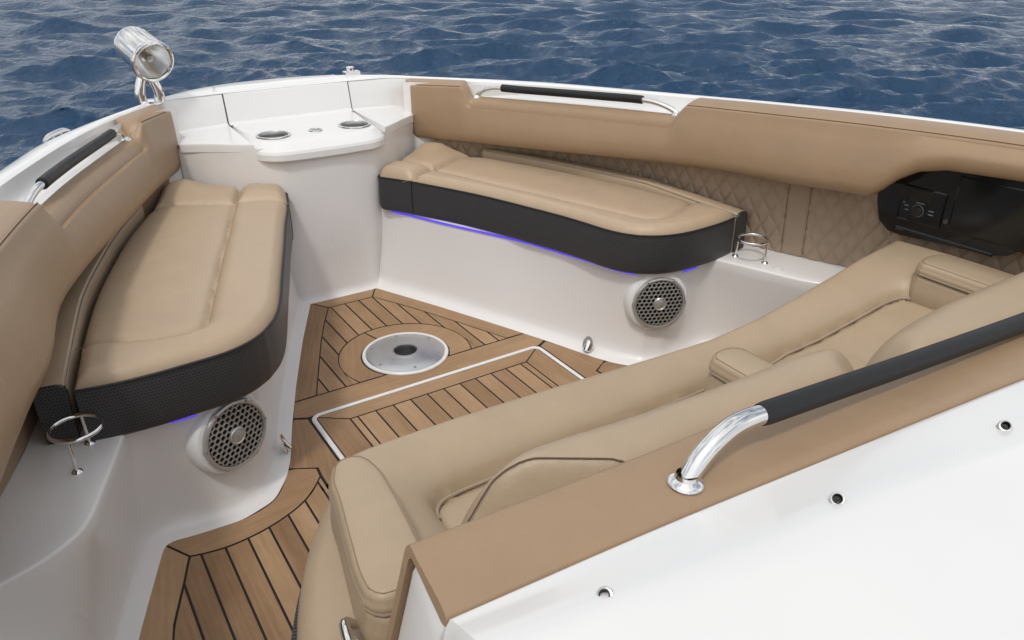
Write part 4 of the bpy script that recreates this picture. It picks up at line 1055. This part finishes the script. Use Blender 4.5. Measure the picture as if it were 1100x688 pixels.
# ------------------------------------------------------------------ light
SUN_EL, SUN_AZ = 60., -134.         # azimuth from +Y (bow) towards +X (starboard)
d = Vector((math.sin(math.radians(SUN_AZ)) * math.cos(math.radians(SUN_EL)), math.cos(math.radians(SUN_AZ)) * math.cos(math.radians(SUN_EL)), math.sin(math.radians(SUN_EL))))
ld = bpy.data.lights.new('sun', 'SUN'); ld.energy = 1.2; ld.angle = math.radians(6.); ld.color = (1., .97, .93)
lo = bpy.data.objects.new('sun', ld); COL.objects.link(lo); lo.rotation_euler = d.to_track_quat('Z', 'Y').to_euler(); lo.location = (-4, 3, 8)
wd = bpy.data.worlds.new('World'); SC.world = wd; wd.use_nodes = True; nt = wd.node_tree
sky = nt.nodes.new('ShaderNodeTexSky'); sky.sky_type = 'NISHITA'; sky.sun_disc = False
sky.sun_elevation = math.radians(SUN_EL); sky.sun_rotation = math.radians(SUN_AZ); sky.air_density = 1.; sky.dust_density = 3.; sky.ozone_density = 1.
hs_ = nt.nodes.new('ShaderNodeHueSaturation'); hs_.inputs['Saturation'].default_value = .55
nt.links.new(sky.outputs[0], hs_.inputs['Color'])
tc = nt.nodes.new('ShaderNodeTexCoord'); mp = nt.nodes.new('ShaderNodeMapping'); mp.inputs['Scale'].default_value = (1., 1., 2.6)
nz = nt.nodes.new('ShaderNodeTexNoise'); nz.inputs['Scale'].default_value = 2.3; nz.inputs['Detail'].default_value = 7; nz.inputs['Roughness'].default_value = .58; nz.inputs['Distortion'].default_value = .3
rp_ = nt.nodes.new('ShaderNodeValToRGB'); rp_.color_ramp.elements[0].position = .40; rp_.color_ramp.elements[1].position = .60
rp_.color_ramp.elements[0].color = (0, 0, 0, 1); rp_.color_ramp.elements[1].color = (.9, .9, .9, 1)
mx = nt.nodes.new('ShaderNodeMix'); mx.data_type = 'RGBA'; mx.inputs[7].default_value = (8.2, 8.1, 7.9, 1)
nt.links.new(tc.outputs['Generated'], mp.inputs[0]); nt.links.new(mp.outputs[0], nz.inputs['Vector']); nt.links.new(nz.outputs[0], rp_.inputs[0])
nt.links.new(rp_.outputs[0], mx.inputs[0]); nt.links.new(hs_.outputs[0], mx.inputs[6]); nt.links.new(mx.outputs[2], nt.nodes['Background'].inputs[0]); nt.nodes['Background'].inputs[1].default_value = .155
# ------------------------------------------------------------------ camera
cd = bpy.data.cameras.new('camera'); cam = bpy.data.objects.new('camera', cd); COL.objects.link(cam); SC.camera = cam
cd.sensor_width = 36; cd.lens = 834.37 / 1100 * 36; cd.clip_start = .02; cd.clip_end = 20000
yaw, pit = math.radians(32.756), math.radians(26.707)
cam.location = (-1.0236, -1.9107, 1.4); cam.rotation_euler = (PI / 2 - pit, 0, -yaw)
SC.view_settings.view_transform = 'Standard'; SC.view_settings.look = 'None'; SC.view_settings.exposure = -0.06; SC.view_settings.gamma = 1
SC.render.resolution_x = 1024; SC.render.resolution_y = 640
